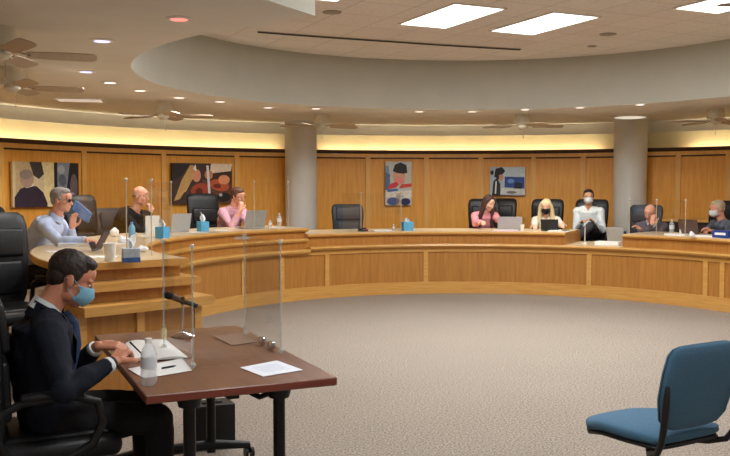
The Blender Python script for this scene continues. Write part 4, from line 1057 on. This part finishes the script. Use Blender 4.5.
# long brown hair
L, Rm, hh = seated(488, 4.95, 489, 203, 4.7, -78); yw = -78
person('woman with long brown hair and a pink top bending over her papers', L, yw, hh, hyaw=20, hpitch=22, RW=hand_at(481, 222, 4.25, L, Rm), LW=hand_at(501, 221, 4.25, L, Rm), skin=M_SKIN, top=M_PINKTOP, hair=('long', H_LBROWN), width=.92, curl=.6, seat=.48)
# blonde
L, Rm, hh = seated(546, 4.95, 546, 207, 4.8, -108); yw = -108
person('blonde woman in white cardigan and black mask behind a black laptop', L, yw, hh, hyaw=0, hpitch=14, RW=hand_at(535, 226, 4.3, L, Rm), LW=hand_at(563, 225, 4.25, L, Rm), skin=M_SKIN, top=M_CARD, hair=('long', H_BLOND), mask=M_BMASK, width=.95, seat=.44)
# white shirt
L, Rm, hh = seated(590, 5.15, 588.5, 197, 5.05, -114); yw = -114
person('masked man in white shirt leaning back with hands on his lap', L, yw, hh, hyaw=10, hpitch=0, RW=(.24, -.08, .84), LW=(.26, .10, .86), rpole=(-.6, -.4, -1), lpole=(-.6, .5, -1), skin=M_SKIND, top=M_SHIRTW, hair=('short', H_BLACK), mask=M_WMASK, thick=1.15, width=1.0, seat=.62,
    legpos={1: ((.40, .08, .80), (.50, -.16, .56)), -1: ((.40, -.14, .66), (.44, -.16, .24))}, pants=mat('charcoal_trousers', (58, 54, 58), .85, var=.12))
# face covering
L, Rm, hh = seated(645, 4.95, 650, 213, 4.55, -128); yw = -128
person('bald man in grey jacket covering his face with one hand', L, yw, hh, hyaw=0, hpitch=18, RW=hand_at(651.8, 224, 4.40, L, Rm), LW=hand_at(642, 230, 4.35, L, Rm), rpole=(.0, -.4, -1), lpole=(0, .5, -1), rh=((-.12, .12, 1), (1, 0, .1)),
    skin=M_SKINR, top=M_GREYJ, hair=('bald', H_GREY), glasses=True, curl=.5, collar=M_SHIRTW, seat=.42)
# right edge
L, Rm, hh = seated(719, 4.95, 717, 209, 4.75, -165); yw = -165
person('person with short blonde hair in a grey patterned top at the right edge', L, yw, hh, hyaw=-6, hpitch=8, RW=hand_at(706, 230, 4.3, L, Rm), LW=hand_at(712, 231, 4.35, L, Rm), skin=M_SKINR, top=M_PATT, hair=('short', H_BLGREY), mask=M_WMASK, thick=1.1, seat=.44)

# blue cloth draped over the empty chair back near the bald man
def clothpiece():
    c = V((-3.08, 10.30, 0)); s = sight(79, 210); p = V((s.x/s.y*10.2, 10.2, CAMH+s.z/s.y*10.2))
    g = G(); secs = []
    for i in range(9):
        u = i/8; base = V((-.06+.18*u, 0, .06-.16*u)); w = .055+.015*math.sin(u*3)
        o_ = V((0, .015*math.sin(u*9), 0)); nrm = V((.02, .02, .0))
        a = base+V((-.35, 0, -.9))*w+o_; b = base+V((.35, 0, .9))*w+o_; secs.append([a, b, b+V((0, .03, 0)), a+V((0, .03, 0))])
    g.rings(secs, mat('denim_blue_cloth', (92, 132, 190), .9, var=.2, scale=60)); return tag(g.build('folded_cloth', smooth=60, loc=p), 'blue folded cloth draped in front of the blue shirted man face level', 'cloth')
clothpiece()

# ------------------------------------------------------------------ cove lighting above the panelling
a = 216
while a > -36:
    c1a, c2a = ang(301, 6.5), ang(630, 6.5)
    if min(abs((a-3)-c1a), abs((a-3)-c2a)) > 4.2:
        l = bpy.data.lights.new('cove_tube', 'AREA'); l.shape = 'RECTANGLE'; l.size = .68; l.size_y = .05; l.energy = 3.2; l.color = (1, .88, .62)
        o = bpy.data.objects.new('cove_tube', l); COL.objects.link(o); p = pol(a-3, 7.0, 2.10); o.location = p
        o.rotation_euler = (PI, 0, rad(a-3+90))
    a -= 6

w = bpy.data.worlds.new('world'); SC.world = w; w.use_nodes = True
w.node_tree.nodes['Background'].inputs[0].default_value = (.9, .85, .75, 1); w.node_tree.nodes['Background'].inputs[1].default_value = 0.05

# ------------------------------------------------------------------ camera
cam = bpy.data.cameras.new('camera'); co = bpy.data.objects.new('camera', cam); COL.objects.link(co); SC.camera = co
cam.sensor_width = 36; cam.lens = FPX/730*36; cam.clip_start = .05
co.location = (0, 0, CAMH); co.rotation_euler = (PI/2-PIT, rad(-.13)*0, 0)
SC.view_settings.view_transform = 'Standard'; SC.view_settings.look = 'None'; SC.view_settings.gamma = 1; SC.view_settings.use_curve_mapping = False
SC.view_settings.exposure = 0.0
SC.cycles.use_denoising = True
SC.cycles.max_bounces = 8; SC.cycles.transparent_max_bounces = 16; SC.cycles.caustics_reflective = False; SC.cycles.caustics_refractive = False
SC.cycles.sample_clamp_indirect = 6
